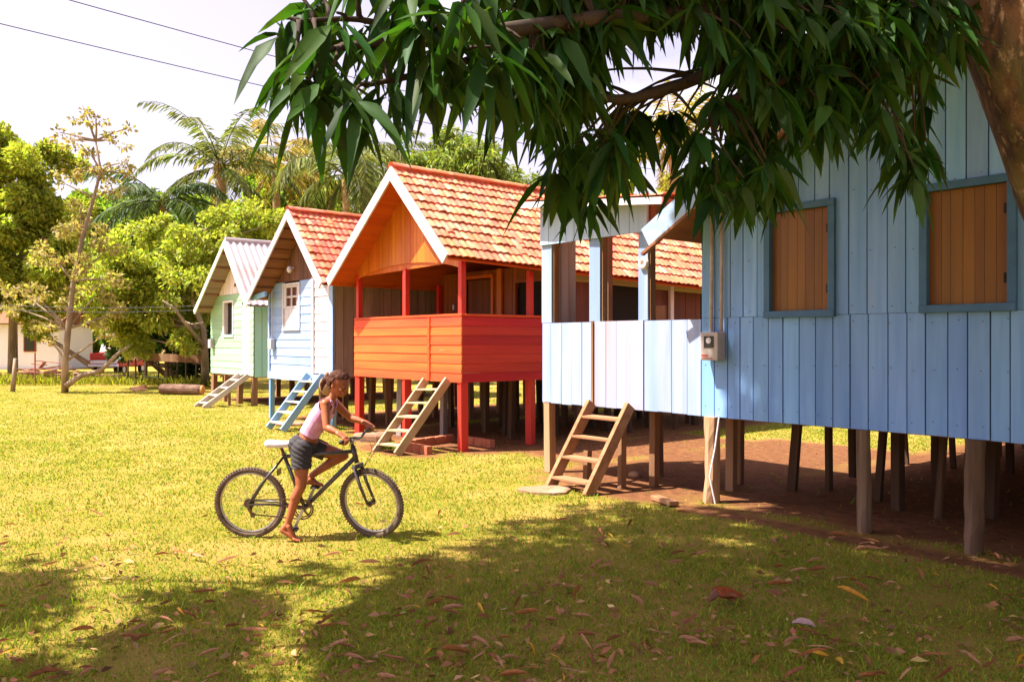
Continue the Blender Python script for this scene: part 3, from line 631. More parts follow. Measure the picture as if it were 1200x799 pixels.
# veranda
VD = 1.15
mb = MB(); boards_v(mb, BXL+.02, -7.02, BF, SILL, 0, .17, gap=.006, jit=.004, zj=.01); mb.build('railing', blue_pale, bl); mb = MB(); boards_v(mb, -6.2, BXM-.01, BF, SILL, 0, .22, gap=.005, jit=.005, zj=.01); mb.build('railing', blue_pale, bl)
mb = MB(); boards_v(mb, -6.98, -6.205, BF+.005, SILL+.005, -.008, .19, gap=.004, jit=.003, zj=.004); mb.build('gate', blue_worn, bl)
mb = MB(); mb.box(-7.015, -6.985, -.03, .03, BF-.02, SILL+.01); mb.build('gate_jamb', bare_v, bl)
for x0, x1 in ((BXL, -7.76), (-7.08, -6.90), (-6.29, -6.15)):
    mb = MB(); mb.box(x0, x1, .006, .03, SILL+.004, 3.40 if x0 > -7 else 3.4); mb.build('porch_post', blue_pale, bl, bevel=.003)
    mb = MB(); mb.box(x0+.03, x1+.022, .032, .12, BF, 3.36); mb.build('porch_post', bare_v, bl, bevel=.003)
def vtop(x): return 3.43-(x-BXL)*.105
mb = MB(); boards_v(mb, BXL, -6.14, 2.94, 0, -.02, .155, top=vtop, gap=.004, jit=.003); mb.build('header', pmat('mid blue header boards', (.30, .42, .62), (.38, .49, .66), None, VW, .6, .2, .1), bl)
vz = .08
A5 = V((BXL-.15, -.22, vtop(BXL-.15)+.05)); B5 = V((-5.75, -.22, vtop(-5.75)+.05)); D5 = V((0, 1.5, .0))
mb = MB(); mb.beam(A5-UP*.035, B5-UP*.035, .03, .075, side=V((0, 1, 0))); mb.build('fascia', white_p, bl)
tile_side('roof', A5+UP*.02, A5+D5+UP*.02, B5+UP*.02, B5+D5+UP*.02, tile_m, bl, 9)
mb = MB(); slab(mb, [A5, A5+D5, B5+D5, B5], .03); mb.build('soffit', soffit_br, bl)
mb = MB()
for i in range(7): y = .045+i*.16; mb.box(BXL+.03, BXM-.02, y, y+.15, BF+.098, BF+.125)
mb.build('porch_floor', bare_x, bl)
mb = MB(); boards_v(mb, .03, .58, BF, 3.36, BXL+.05, .14, axis='y', gap=.008); mb.build('side_panel', grey_v, bl)
mb = MB(); boards_v(mb, .60, VD, BF, SILL, BXL+.04, .17, axis='y'); mb.build('railing', blue_pale, bl)
mb = MB(); boards_v(mb, BXL+.05, -6.9, BF, SILL-.02, VD, .17); mb.build('railing', bare_v, bl)
mb = MB(); mb.box(BXL+.05, BXM-.05, VD-.03, VD+.03, SILL-.018, SILL+.03); mb.build('handrail', bare_v, bl)
mb = MB(); mb.box(-6.12, -6.06, VD-.02, VD+.04, BF, 3.2); mb.build('porch_post', red_post, bl)
mb = MB(); mb.box(BXL+.04, BXL+.13, VD-.03, VD+.06, BF, 3.4); mb.build('porch_post', bare_v, bl)
mb = MB(); mb.cyl((-6.20, -.012, 2.58), (-6.20, .012, 2.58), .065, 16); mb.torus((-6.20, -.018, 2.58), .045, .018, (0, 1, 0), 20, 8); mb.build('insulator', cream_p, bl)
# main house other walls
mb = MB(); boards_v(mb, .03, BB_-.3, BF, 2.95, BXM+.022, .19, axis='y'); mb.build('wall', blue_v, bl)
mb = MB(); boards_v(mb, .03, BB_-.3, BF, 2.5, BXR, .19, axis='y'); mb.build('wall', blue_v, bl)
mb = MB(); boards_v(mb, BXM, BXR, BF, 0, BB_-.3, .2, top=btop); mb.build('wall', blue_v, bl)
mb = MB(); mb.box(BXM+.04, BXR-.04, .05, BB_-.33, BF+.098, BF+.13); mb.build('floor', bare_x, bl)
for y in (.06, 1.7, 3.4, 5.2, 7.0): mb = MB(); mb.box(BXM+.0, BXR-.05, y, y+.10, BF-.01, BF+.095); mb.build('floor_beam', bare_x, bl)
mb = MB(); mb.box(BXL+.06, BXM-.01, .06, .15, BF+.0, BF+.095); mb.build('floor_beam', bare_x, bl); mb = MB(); mb.box(BXL+.06, BXM-.01, VD-.12, VD-.03, BF+.0, BF+.095); mb.build('floor_beam', bare_x, bl)
wonky_post(-7.86, .06, 0, BF, .11, pmat('pale orange timber', (.46, .27, .15), (.36, .19, .10), None, VW, .8, .4, .1), bl, lean=.01)
wonky_post(-5.27, .02, 0, BF, .15, MATS['pale orange timber'], bl, rough=True, lean=.02)
wonky_post(-3.62, .00, 0, BF, .115, post_w, bl, rough=True, lean=.04)
wonky_post(-2.68, -.02, 0, BF, .14, post_w, bl, rough=True, lean=.05)
wonky_post(-.9, .02, 0, BF, .16, post_w, bl, rough=True, lean=.04)
wonky_post(-6.3, .30, 0, BF, .085, bare_v, bl); wonky_post(-6.75, .9, 0, BF, .09, bare_v, bl); wonky_post(-5.55, .75, 0, BF, .10, bare_v, bl); wonky_post(-5.75, 1.2, 0, BF, .08, bare_v, bl)
for y in (1.35, 2.9, 4.4, 6.0, 7.7):
    for x in (-5.25, -4.75, -4.3, -3.85, -3.4, -2.95, -2.5, -2.0, -1.5, -1.0, -.4, .3, 1.0):
        wonky_post(x+random.uniform(-.2, .2), y+random.uniform(-.3, .3), 0, BF-.0, random.uniform(.065, .105), dark_tb, bl, rough=random.random() < .4, lean=.06)
stairs('raw brown timber stairs at the pale blue veranda gate', (-6.98, -.06, .96), (-6.36, -.06, .96), (-7.0, -.72, 0), (-6.38, -.72, 0), 4, bare_x, 'ladder stairs at the house doors', w=.14, t=.055, support=[(-6.42, -.12, .80), (-6.80, -.3, .42)])
st_ = COL.objects[-1]

# ---- electric meter + pipes on the blue wall
em = empty('electric_meter', (-5.14, -.02, 1.62), 'grey electric meter box on the blue wall below two pipes', 'electric meter')
gm_ = pmat('meter enamel', (.42, .36, .33), (.34, .29, .26), None, (6, 6, 6), .5, .1, 0)
mb = MB(); mb.box(-5.30, -5.08, -.155, -.024, 1.50, 1.79); mb.build('case', gm_, em, bevel=.008)
mb = MB(); mb.box(-5.25, -5.13, -.160, -.156, 1.63, 1.75); mb.build('window', pmat('meter glass', (.03, .028, .028), None, None, VW, .15, 0, 0), em)
mb = MB(); mb.cyl((-5.19, -.1625, 1.705), (-5.19, -.1605, 1.705), .032, 14); mb.build('dial', white_p, em)
mb = MB(); mb.box(-5.28, -5.20, -.1595, -.156, 1.545, 1.56); mb.box(-5.28, -5.15, -.1595, -.156, 1.52, 1.528); mb.build('plate', pmat('red print', (.5, .08, .06), None, None, VW, .5, 0, 0), em)
pp = pmat('grey pvc pipe', (.50, .42, .42), (.36, .27, .26), None, (3, 3, 6), .5, .1, 0)
mb = MB(); mb.tube([(-5.245, -.045, 1.79), (-5.235, -.045, 2.55), (-5.24, -.045, 3.15)], .019, 8); mb.build('conduit', pp, em, smooth=True)
mb = MB(); mb.tube([(-5.115, -.045, 1.79), (-5.11, -.045, 2.6), (-5.11, -.05, 3.1)], .017, 8); mb.build('conduit', pp, em, smooth=True)
mb = MB()
for z in (1.95, 2.42, 2.9): mb.torus((-5.238, -.045, z), .022, .006, (0, 0, 1), 12, 6)
mb.build('pipe_clamp', gm_, em)
mb = MB(); mb.tube([(-5.13, -.06, .93), (-5.16, -.09, .6), (-5.20, -.13, .3), (-5.15, -.10, .02)], .008, 6); tag(mb.build('ground_wire', cream_p), 'thin pale earthing wire hanging to the ground under the electric meter', 'wire')

# ---- chair on the veranda
ch = empty('wooden_chair', (-6.9, .72, BF+.125), 'orange wooden chair standing inside the blue veranda', 'chair')
cw = pmat('orange chair wood', (.42, .17, .055), (.32, .12, .04), None, VW, .5, .2, .1)
mb = MB(); mb.box(-7.12, -6.68, .5, .94, BF+.54, BF+.575); mb.build('seat', cw, ch, bevel=.005)
for x in (-7.1, -6.735):
    mb = MB(); mb.box(x, x+.04, .505, .545, BF+.127, BF+.537); mb.build('leg', cw, ch)
    mb = MB(); mb.box(x, x+.04, .945, .985, BF+.127, BF+.93); mb.build('leg', cw, ch)
mb = MB(); mb.box(-7.13, -6.67, .95, .98, BF+.933, BF+1.24); mb.build('backrest', cw, ch, bevel=.01)
# ---------------------------------------------------------------- leaves and trees
def nrm_(a): return a/np.maximum(1e-9, np.linalg.norm(a, axis=-1, keepdims=True))
def leaf_arrays(P, D, L, W, droop, fold=.18):
    """long pointed leaves: 14 vertices each, curved downwards, folded along the midrib"""
    N = len(P); Z = np.array([0, 0, 1.0]); R = rng.normal(size=(N, 3))*.35
    S = nrm_(np.cross(D, Z+R)); Nn = np.cross(S, D)
    T = [.14, .34, .58, .80]; Wp = [.50, 1.0, .86, .46]
    out = np.zeros((N, 14, 3)); out[:, 0] = P
    def C(t): return P+D*(L*t)[:, None]-Z*(droop*L*t*t)[:, None]
    wav = rng.normal(size=(N, 4))*.12
    for i, (t, w) in enumerate(zip(T, Wp)):
        c = C(t); hw = (W*w*.5)[:, None]
        out[:, 1+3*i] = c-S*hw+Nn*hw*(2*fold+wav[:, i:i+1]); out[:, 2+3*i] = c; out[:, 3+3*i] = c+S*hw+Nn*hw*(2*fold-wav[:, i:i+1])
    out[:, 13] = C(1.0)
    base = [(0, 1, 2), (0, 2, 3)]
    for i in range(3): a = 1+3*i; base += [(a, a+3, a+4, a+1), (a+1, a+4, a+5, a+2)]
    base += [(10, 13, 11), (11, 13, 12)]
    flat = np.array([q for f in base for q in f]); lc = np.array([len(f) for f in base])
    F = (np.arange(N)*14)[:, None]+flat[None]
    return out.reshape(-1, 3), F.ravel(), np.tile(lc, N)
def whorl_leaves(tips, n=(9, 14), L=(.15, .25), hang=.75):
    P, D, LL = [], [], []
    for tp in tips:
        k = rng.integers(n[0], n[1]); a0 = rng.random()*6.28
        for i in range(k):
            a = a0+i*2.4+rng.normal()*.25; dn = rng.normal(hang, .38)
            D.append((math.cos(a)*.75, math.sin(a)*.75, -dn)); P.append((tp[0]+rng.normal()*.018, tp[1]+rng.normal()*.018, tp[2]-rng.random()*.05)); LL.append(rng.uniform(*L))
    P, D, LL = np.array(P), nrm_(np.array(D)), np.array(LL)
    return P, D, LL, LL*rng.uniform(.18, .26, len(LL)), rng.uniform(.05, .55, len(LL))
def bez(p, q, sag=.0, n=5, wob=.05):
    p, q = V(p), V(q); l = (q-p).length; m = p.lerp(q, .5)+UP*(sag*l)+V((random.gauss(0, wob), random.gauss(0, wob), random.gauss(0, wob)))*l
    return [p*(1-t)**2+m*2*t*(1-t)+q*t*t for t in [i/n for i in range(n+1)]]
def proj(p):
    d = V(p)-CAM; z = d.dot(FW)
    if z < .05: return None
    return 600+d.dot(RT)/z*FPX, 399.5-d.z/z*FPX, z
def inpoly(x, y, poly):
    c = False; n = len(poly)
    for i in range(n):
        x1, y1 = poly[i]; x2, y2 = poly[i-1]
        if (y1 > y) != (y2 > y) and x < (x2-x1)*(y-y1)/(y2-y1)+x1: c = not c
    return c

# ---------------------------------------------------------------- the mango tree overhead
SHADE = [[(1400, 900), (1400, 560), (1150, 600), (1000, 590), (900, 592), (862, 596), (790, 590), (700, 588), (620, 600), (560, 632), (520, 650), (470, 655), (455, 690), (395, 725), (385, 760), (410, 800), (420, 900)],
         [(-200, 640), (40, 652), (110, 668), (170, 692), (250, 690), (330, 700), (345, 715), (300, 740), (285, 770), (300, 830), (-200, 900)],
         [(300, 655), (350, 640), (400, 645), (420, 668), (360, 684), (310, 680)]]
def shades(p):
    """does a leaf at p shade a place that is in shade in the photograph?"""
    s = SUN; t = (p.y-0)/s.y if p.y < 0 else 0
    wall = p-s*((p.y)/s.y) if p.y < 0 else p          # where the sun ray through p meets the front wall plane
    if p.y < 0 and wall.z > .9:
        return wall.x > -5.1+.22*max(0, 2.5-wall.z)*0+random.uniform(-.12, .12) if wall.z < 4.4 else wall.x > -5.0
    g = p-s*(p.z/s.z); q = proj(g)
    if q is None or q[1] > 860 or q[0] < -150: return (g.x > -7.5 and g.y > -9) and random.random() < .6
    if inpoly(q[0], q[1], SHADE[1]) and mnoise.noise((g.x*1.3, g.y*1.3, 2))*.7+mnoise.noise((g.x*3.1, g.y*3.1, 4))*.4 > .10: return False
    return any(inpoly(q[0], q[1], P) for P in SHADE)
mango = empty('mango_tree', gnd(1352, 775), 'large mango tree at right with hanging leaves shading the lawn and the blue house', 'tree')
Tb = mango.location.copy(); Tb.z = -.05
td = 4.45
trunk_pts = [Tb, Tb.lerp(at(1300, 330, td), .5)+V((.02, 0, 0)), at(1292, 300, td), at(1250, 190, td), at(1196, 60, td), at(1158, -40, td), at(1125, -130, td), at(1100, -210, td-.1)]
rad = [.36, .30, .275, .27, .255, .24, .21, .17]
def gnarl(pts, radii, n=22, sub=6):
    P, R = [], []
    for i in range(len(pts)-1):
        for k in range(sub): P.append(V(pts[i]).lerp(V(pts[i+1]), k/sub)); R.append(radii[i]*(1-k/sub)+radii[i+1]*k/sub)
    P.append(V(pts[-1])); R.append(radii[-1])
    for _ in range(3):
        for i in range(1, len(P)-1): P[i] = (P[i-1]+P[i]*2+P[i+1])/4
    mb = MB(); mb.tube(P, R, n)
    out = []
    for k, v in enumerate(mb.v):
        i = k//n; c = P[min(i, len(P)-1)]; d = V(v)-c; nn = mnoise.noise((v[0]*3.1, v[1]*3.1, v[2]*1.1))*.10+mnoise.noise((v[0]*9, v[1]*9, v[2]*3.5))*.05
        out.append(tuple(c+d*(1+nn)))
    mb.v = out; return mb
gnarl(trunk_pts, rad).build('trunk', bark, mango, smooth=True)
fork2 = [at(1230, 110, td+.05), at(1262, 20, td+.25), at(1275, -90, td+.5), at(1290, -220, td+.8)]
gnarl(fork2, [.16, .17, .15, .12], 16).build('limb', bark, mango, smooth=True)
fork = trunk_pts[-1]
# limbs seen across the top of the picture
LIMBS = []
def limb(pts, r0, r1):
    P = []
    for i in range(len(pts)-1):
        for k in range(4): P.append(V(pts[i]).lerp(V(pts[i+1]), k/4))
    P.append(V(pts[-1]))
    for _ in range(2):
        for i in range(1, len(P)-1): P[i] = (P[i-1]+P[i]*2+P[i+1])/4
    n = len(P); R = [r0+(r1-r0)*(i/(n-1)) for i in range(n)]
    MB().tube(P, R, 8, .08).build('limb', bark_d, mango, smooth=True); LIMBS.append(P)
s0 = at(1160, -60, 4.4)
limb([s0, at(1080, 12, 4.2), at(960, 18, 3.9), at(860, 14, 3.6), at(720, 18, 3.1), at(600, 35, 2.7), at(500, 45, 2.5), at(400, 55, 2.4)], .055, .012)
limb([at(1170, -30, 4.4), at(1060, 60, 4.2), at(960, 50, 4.0), at(880, 62, 3.8), at(800, 100, 3.5), at(725, 120, 3.3), at(660, 105, 3.0)], .055, .012)
limb([at(1100, 10, 4.2), at(1000, 70, 3.8), at(900, 100, 3.6), at(830, 125, 3.5)], .035, .010)
limb([at(600, 35, 2.7), at(560, 70, 2.6), at(480, 90, 2.4), at(430, 100, 2.35)], .016, .007)
limb([at(500, 45, 2.5), at(420, 20, 2.5), at(350, 25, 2.45)], .013, .006)
nview = len(LIMBS)
YLOW = [(296, 70), (315, 130), (340, 180), (385, 205), (405, 165), (425, 200), (455, 200), (470, 140), (500, 150), (540, 135), (600, 150), (625, 160), (645, 255), (690, 285), (722, 265), (742, 205), (795, 200), (812, 275), (850, 275), (885, 265), (915, 255), (940, 195), (1000, 170), (1040, 175), (1060, 262), (1085, 235), (1096, 120), (1140, 95)]
def ylow(x): return float(np.interp(x, [a for a, b in YLOW], [b for a, b in YLOW]))
TIPS = []
hand = [(335, 22, 2.45), (372, -10, 2.6), (345, 75, 2.35), (392, 78, 2.3), (428, 28, 2.6), (418, 105, 2.25), (455, 95, 2.35), (470, 55, 2.5), (505, 10, 2.3), (520, 72, 2.5), (552, 30, 2.4), (585, 78, 2.6), (600, 10, 2.8), (638, 60, 2.8), (560, -25, 2.5), (480, -35, 2.4), (420, -40, 2.5), (615, 90, 2.8), (545, 0, 2.2), (640, 5, 3.0), (530, 40, 2.6), (575, 15, 2.5), (370, 40, 2.4), (1062, 178, 3.75), (1052, 160, 3.75), (490, 20, 2.3), (445, 5, 2.5), (395, 15, 2.3), (350, -5, 2.5), (362, 95, 2.3), (575, 55, 2.3), (500, 55, 2.3), (610, 45, 2.5)]
for h in hand: TIPS.append(at(*h))
k = 0
while k < 265:
    x = rng.uniform(625, 1150); d = 3.0+(x-600)/550*1.1+rng.uniform(-.3, .9); y = rng.uniform(-90, ylow(x)-.20*FPX/d*rng.uniform(.85, 1.15))
    if ((x-775)/80)**2+((y-62)/62)**2 < 1 or (x < 700 and 60 < y < 120 and rng.random() < .3): continue
    if x > 1090: continue
    TIPS.append(at(x, y, d)); k += 1
k = 0
while k < 120:
    x = rng.uniform(600, 1125); d = 2.9+(x-600)/550*1.2+rng.uniform(-.2, .5); y = rng.uniform(-60, 85 if x < 1085 else 40)
    if 715 < x < 835 and y > 0: continue
    TIPS.append(at(x, y, d)); k += 1
P, D, LL, WW, DR = whorl_leaves(TIPS, (8, 15), (.12, .245), .80)
# twigs to the view clusters
mb = MB()
def nearest(p, limbs):
    return min((q for l in limbs for q in l), key=lambda q: (q-p).length)
for t in TIPS:
    q = nearest(t+UP*.15, LIMBS); mb.tube(bez(q, t, .18, 5, .08), [.010, .0085, .007, .006, .005, .004], 5)
mb.build('twigs', bark_d, mango, smooth=True)
# ---- upper crown, mostly outside the picture: it casts the shade on lawn and wall
CL = []; guard = 0
def target():
    """a random place that lies in shade in the photograph: on the blue wall, or on the lawn"""
    if random.random() < .45: return V((rng.uniform(-5.0, 1.2), 0, rng.uniform(.9, 4.3)))
    while True:
        x, y = rng.uniform(-150, 1350), rng.uniform(585, 880)
        if any(inpoly(x, y, P) for P in SHADE) and random.random() < (640/ (y-399))**2*.13+.12: return gnd(x, y)
while len(CL) < 235 and guard < 60000:
    guard += 1
    tg = target(); z = rng.uniform(3.9, 7.9); p = tg+SUN*((z-tg.z)/SUN.z)
    r = math.hypot((p.x+3.0)/7.2, (p.y+4.6)/5.6)
    if r > 1.15 or p.z > 8.4-2.6*r*r or p.y > -.35: continue
    if (p-CAM).length < 2.2 or any((p-c).length < .52 for c in CL): continue
    q = proj(p)
    if q and -150 < q[0] < 1350 and q[1] > -140: continue
    if not shades(p): continue
    CL.append(p)
anch = [fork]
cand = CL[:]
for _ in range(13):
    far = max(cand, key=lambda c: min((c-a).length for a in anch)); anch.append(far)
for a in anch[1:]:
    mid = fork.lerp(a, .45)+UP*(.25*(a-fork).length*.5); q = proj(mid)
    limb([fork-V((0, 0, .15)), fork.lerp(mid, .5)+UP*.1, mid, mid.lerp(a, .55)+UP*.1, a], .10, .02)
WH = []; mb = MB(); mt = MB()
for c in CL:
    q0 = nearest(c, LIMBS[nview:]); mb.tube(bez(q0, c, .1, 5, .06), [.028, .025, .02, .017, .014, .012], 6)
    k = 0; tries = 0
    while k < 19 and tries < 150:
        tries += 1
        p = c+V((rng.normal()*.50, rng.normal()*.50, rng.normal()*.38)); q = proj(p)
        if (p-CAM).length < 1.6 or (q and -80 < q[0] < 1280 and q[1] > -70): continue
        if not shades(p): continue
        WH.append(p); mt.tube(bez(c, p, .1, 3, .05), [.008, .007, .006, .004], 4, cap=False); k += 1
mb.build('limb', bark_d, mango, smooth=True); mt.build('twigs', bark_d, mango)
P2, D2_, L2, W2_, R2 = whorl_leaves(WH, (10, 14), (.17, .26), .45)
W2_ = W2_*1.1
vsA, FA, lA = leaf_arrays(np.concatenate([P, P2]), np.concatenate([D, D2_]), np.concatenate([LL, L2]), np.concatenate([WW, W2_]), np.concatenate([DR, R2]))
np_mesh('foliage', vsA, FA, lA, leaf_m, mango, smooth=True)
print('mango clumps', len(CL), 'whorls', len(WH), 'leaves', len(P)+len(P2))

# ---------------------------------------------------------------- background trees
def leafcol(name, a, b, c=None, tr=.5): return pmat(name, a, b, c, (.8, .8, .8), .55, 0, .45, .03, trans=tr, transc=(1.2, 1.35, .6), spec=.3, detail=3)
lf_gold = leafcol('golden green leaves', (.31, .35, .045), (.48, .45, .075), (.21, .29, .04))
lf_mid = leafcol('fresh green leaves', (.17, .27, .03), (.30, .34, .045), (.11, .19, .022))
lf_olive = leafcol('olive pinkish leaves', (.30, .24, .08), (.42, .30, .13), (.20, .21, .04))
lf_dark = leafcol('dark green leaves', (.030, .055, .012), (.05, .08, .015))
lf_palm = leafcol('palm leaflets', (.12, .15, .04), (.22, .21, .07), (.08, .12, .03))
lf_palmy = leafcol('yellowed palm leaflets', (.34, .25, .06), (.42, .30, .09), (.22, .2, .05))
lf_palmd = leafcol('dark palm leaflets', (.05, .09, .03), (.10, .13, .05))
lf_mango = leafcol('far mango leaves', (.16, .22, .03), (.28, .29, .05), (.11, .16, .02))
def quads(P, D, L, W):
    N = len(P); S = nrm_(np.cross(D, rng.normal(size=(N, 3)))); Nn = np.cross(S, D)
    out = np.zeros((N, 4, 3)); out[:, 0] = P; out[:, 1] = P+D*(L*.45)[:, None]-S*(W*.5)[:, None]+Nn*(W*.15)[:, None]; out[:, 2] = P+D*L[:, None]-np.array([0, 0, 1.])*(L*.12)[:, None]; out[:, 3] = P+D*(L*.45)[:, None]+S*(W*.5)[:, None]+Nn*(W*.15)[:, None]
    return out.reshape(-1, 3), np.arange(N*4), np.full(N, 4)
def crown_pts(clumps, per, hang=.0, sub=9):
    """leaves gathered on sub-clumps over each clump's volume, so light and dark pockets form"""
    P, D = [], []
    for c, r in clumps:
        c = np.array(c[:]); r = np.array(r if hasattr(r, '__len__') else (r, r, r*.85)); ns = sub
        s = nrm_(rng.normal(size=(ns, 3)))*(rng.random((ns, 1))**.45); k = max(6, int(2.6*per*(np.prod(r)**(2/3))/ns))
        for q in s:
            pc = c+q*r; rr = r*rng.uniform(.26, .46)
            o = nrm_(rng.normal(size=(k, 3))); P.append(pc+o*rr*(rng.random((k, 1))**.4)); D.append(nrm_(o*.6+q*.5+rng.normal(size=(k, 3))*.5+np.array([0, 0, -hang])))
    return np.concatenate(P), np.concatenate(D)
def tree(name, base, clumps, per, ls, mat, label, cat='tree', stem=None, r0=.14, group=None, hang=.1, lw=.5, barkm=None, sub=9, stems=True):
    base = V((base[0], base[1], 0)); t = empty(name, base, label, cat, group)
    P, D = crown_pts(clumps, per, hang, sub); L = ls*rng.uniform(.65, 1.3, len(P))
    np_mesh('crown', *quads(P, D, L, L*lw), mat, t)
    bm_ = barkm or bark_p; mb = MB(); top = stem or [base, base.lerp(V(clumps[0][0]), .5)+V((.1, 0, 0)), V(clumps[0][0])]
    n = len(top); mb.tube(top, [r0*(1-.75*i/(n-1)) for i in range(n)], 8, .06); mb.build('trunk', bm_, t, smooth=True)
    if stems:
        for c, r in clumps[1:]:
            q = min(top[1:], key=lambda q: (V(q)-V(c)).length+max(0, q[2]-c[2])*3)
            mb = MB(); mb.tube(bez(q, c, .05, 4, .06), [r0*.38, r0*.33, r0*.27, r0*.2, r0*.1], 6); mb.build('branch', bm_, t, smooth=True)
    return t
def pxr(px, d): return px*d/FPX
def C_(px, py, d, rx, ry=None, dj=.6):
    ry = rx if ry is None else ry; return (at(px, py, d+random.uniform(-dj, dj)), (pxr(rx, d), pxr(rx, d), pxr(ry, d)))
d = 37
tree('broadleaf_tree', gnd(15, 443), [C_(15, 185, d, 38), C_(52, 215, d, 42), C_(-20, 205, d, 45), C_(20, 240, d, 50), C_(65, 265, d, 40), C_(-30, 270, d, 50), C_(10, 300, d, 45), C_(75, 320, d, 36), C_(40, 350, d, 42), C_(-30, 345, d, 45)], 800, .24, lf_gold, 'golden green broadleaf tree at the far left edge', group='trees behind the houses', r0=.22)
d = 26.6
sb = gnd(76, 460)
def s_(px, py): return at(px, py, d)
slim = [sb, s_(76, 425), s_(80, 385), s_(86, 330), s_(97, 275), s_(110, 232), s_(118, 200), s_(112, 165)]
ups = [(92, 142, 10, 6), (112, 138, 16, 8), (135, 165, 16, 10), (85, 165, 18, 8), (105, 178, 16, 10), (140, 192, 14, 9), (120, 205, 16, 9), (85, 200, 16, 9), (150, 150, 8, 5), (100, 132, 6, 8), (70, 155, 6, 5), (130, 225, 16, 10), (95, 240, 14, 9), (75, 215, 8, 5), (155, 205, 8, 5)]
mids = [(70, 262, 22, 14), (105, 262, 22, 14), (130, 290, 22, 14), (60, 300, 24, 16), (95, 310, 24, 16), (40, 345, 24, 12), (75, 350, 22, 12), (115, 345, 24, 14), (20, 362, 20, 10), (50, 380, 20, 9), (105, 378, 18, 10), (135, 330, 20, 12), (140, 365, 18, 10), (15, 335, 18, 10), (120, 395, 12, 8), (55, 398, 10, 5)]
st_ = tree('slender_tree', sb, [C_(a, b, d, c, e, .4) for a, b, c, e in ups+mids], 300, .15, lf_olive, 'slender open-crowned tree with a bent low branch at the lawn edge', stem=slim, r0=.115, group='trees behind the houses', lw=.55, sub=6)
mb = MB(); lowb = [s_(78, 452), s_(84, 447), s_(95, 440), s_(108, 437), s_(118, 434), s_(127, 426), s_(135, 417), s_(146, 409), s_(152, 405)]
mb.tube(lowb, [.10, .095, .085, .08, .075, .07, .06, .045, .03], 8); mb.build('branch', bark_p, st_, smooth=True)
d = 30
cl = [(150, 320, 36), (205, 320, 44), (165, 360, 40), (255, 285, 36), (285, 285, 30), (120, 350, 30), (240, 345, 34), (145, 300, 30), (175, 275, 30), (205, 300, 38), (240, 270, 32), (275, 260, 28), (300, 275, 22), (180, 330, 36), (225, 335, 36), (150, 350, 34), (195, 370, 34), (230, 375, 26), (265, 300, 30), (165, 395, 28), (140, 385, 22), (215, 400, 20), (300, 250, 22), (320, 262, 20), (250, 320, 24), (120, 330, 22), (130, 365, 20)]
bt = tree('bushy_tree', gnd(241, 452), [C_(a, b, d, c, c*.8, 1.0) for a, b, c in cl], 760, .17, lf_gold, 'wide bushy light green tree beside the pale green house', stem=[gnd(241, 452), at(240, 415, d), at(238, 385, d), at(225, 350, d), at(215, 310, d), at(210, 285, d)], r0=.16, group='trees behind the houses', lw=.5, sub=10)
mb = MB(); mb.tube([at(238, 405, d-.3), at(228, 392, d-.9), at(215, 376, d-1.5), at(205, 362, d-1.8), at(190, 352, d-2)], [.075, .07, .06, .05, .03], 8); mb.tube([at(215, 376, d-1.5), at(225, 380, d-1.9), at(238, 378, d-2.0)], [.03, .03, .02], 6); mb.build('branch', bark_p, bt, smooth=True)
d = 32.5
tree('dark_tree', gnd(205, 447), [C_(150, 405, d, 30, 22), C_(180, 392, d, 30, 26), C_(212, 398, d, 30, 24), C_(236, 410, d, 24, 28), C_(226, 436, d, 18, 14), C_(250, 392, d, 24, 28), C_(262, 425, d, 20, 22)], 900, .2, lf_dark, 'dark dense tree behind the fallen log', group='trees behind the houses', r0=.15)  # leaves darker than those of the trees around it
d = 42
tree('broadleaf_tree', gnd(345, 440), [C_(300, 215, d, 30), C_(345, 222, d, 36), C_(385, 235, d, 34), C_(330, 255, d, 40), C_(375, 270, d, 38), C_(290, 258, d, 36), C_(420, 262, d, 34), C_(350, 300, d, 45), C_(440, 240, d, 26), C_(300, 320, d, 45), C_(400, 310, d, 45)], 700, .26, lf_mid, 'fresh green broadleaf tree behind the light blue house roof', group='trees behind the houses', r0=.25)
d = 38
tree('mango_dome_tree', gnd(540, 442), [C_(525, 190, d, 42, 38), C_(495, 205, d, 36, 30), C_(560, 195, d, 42, 34), C_(590, 225, d, 40, 34), C_(510, 240, d, 44, 30), C_(550, 240, d, 44, 34), C_(475, 225, d, 26, 26), C_(525, 165, d, 22, 14)], 900, .30, lf_mango, 'rounded mango tree rising behind the red house roof ridge', group='trees behind the houses', r0=.3, hang=.9, lw=.28, sub=16)
tree('broadleaf_tree', gnd(740, 442), [C_(735, 235, 34, 34), C_(690, 250, 34, 34), C_(720, 275, 34, 40), C_(770, 262, 34, 30), C_(830, 270, 34, 40), C_(800, 230, 34, 26)], 700, .24, lf_gold, 'yellow green tree glimpsed between the red roof and the blue gable', group='trees behind the houses', r0=.2)
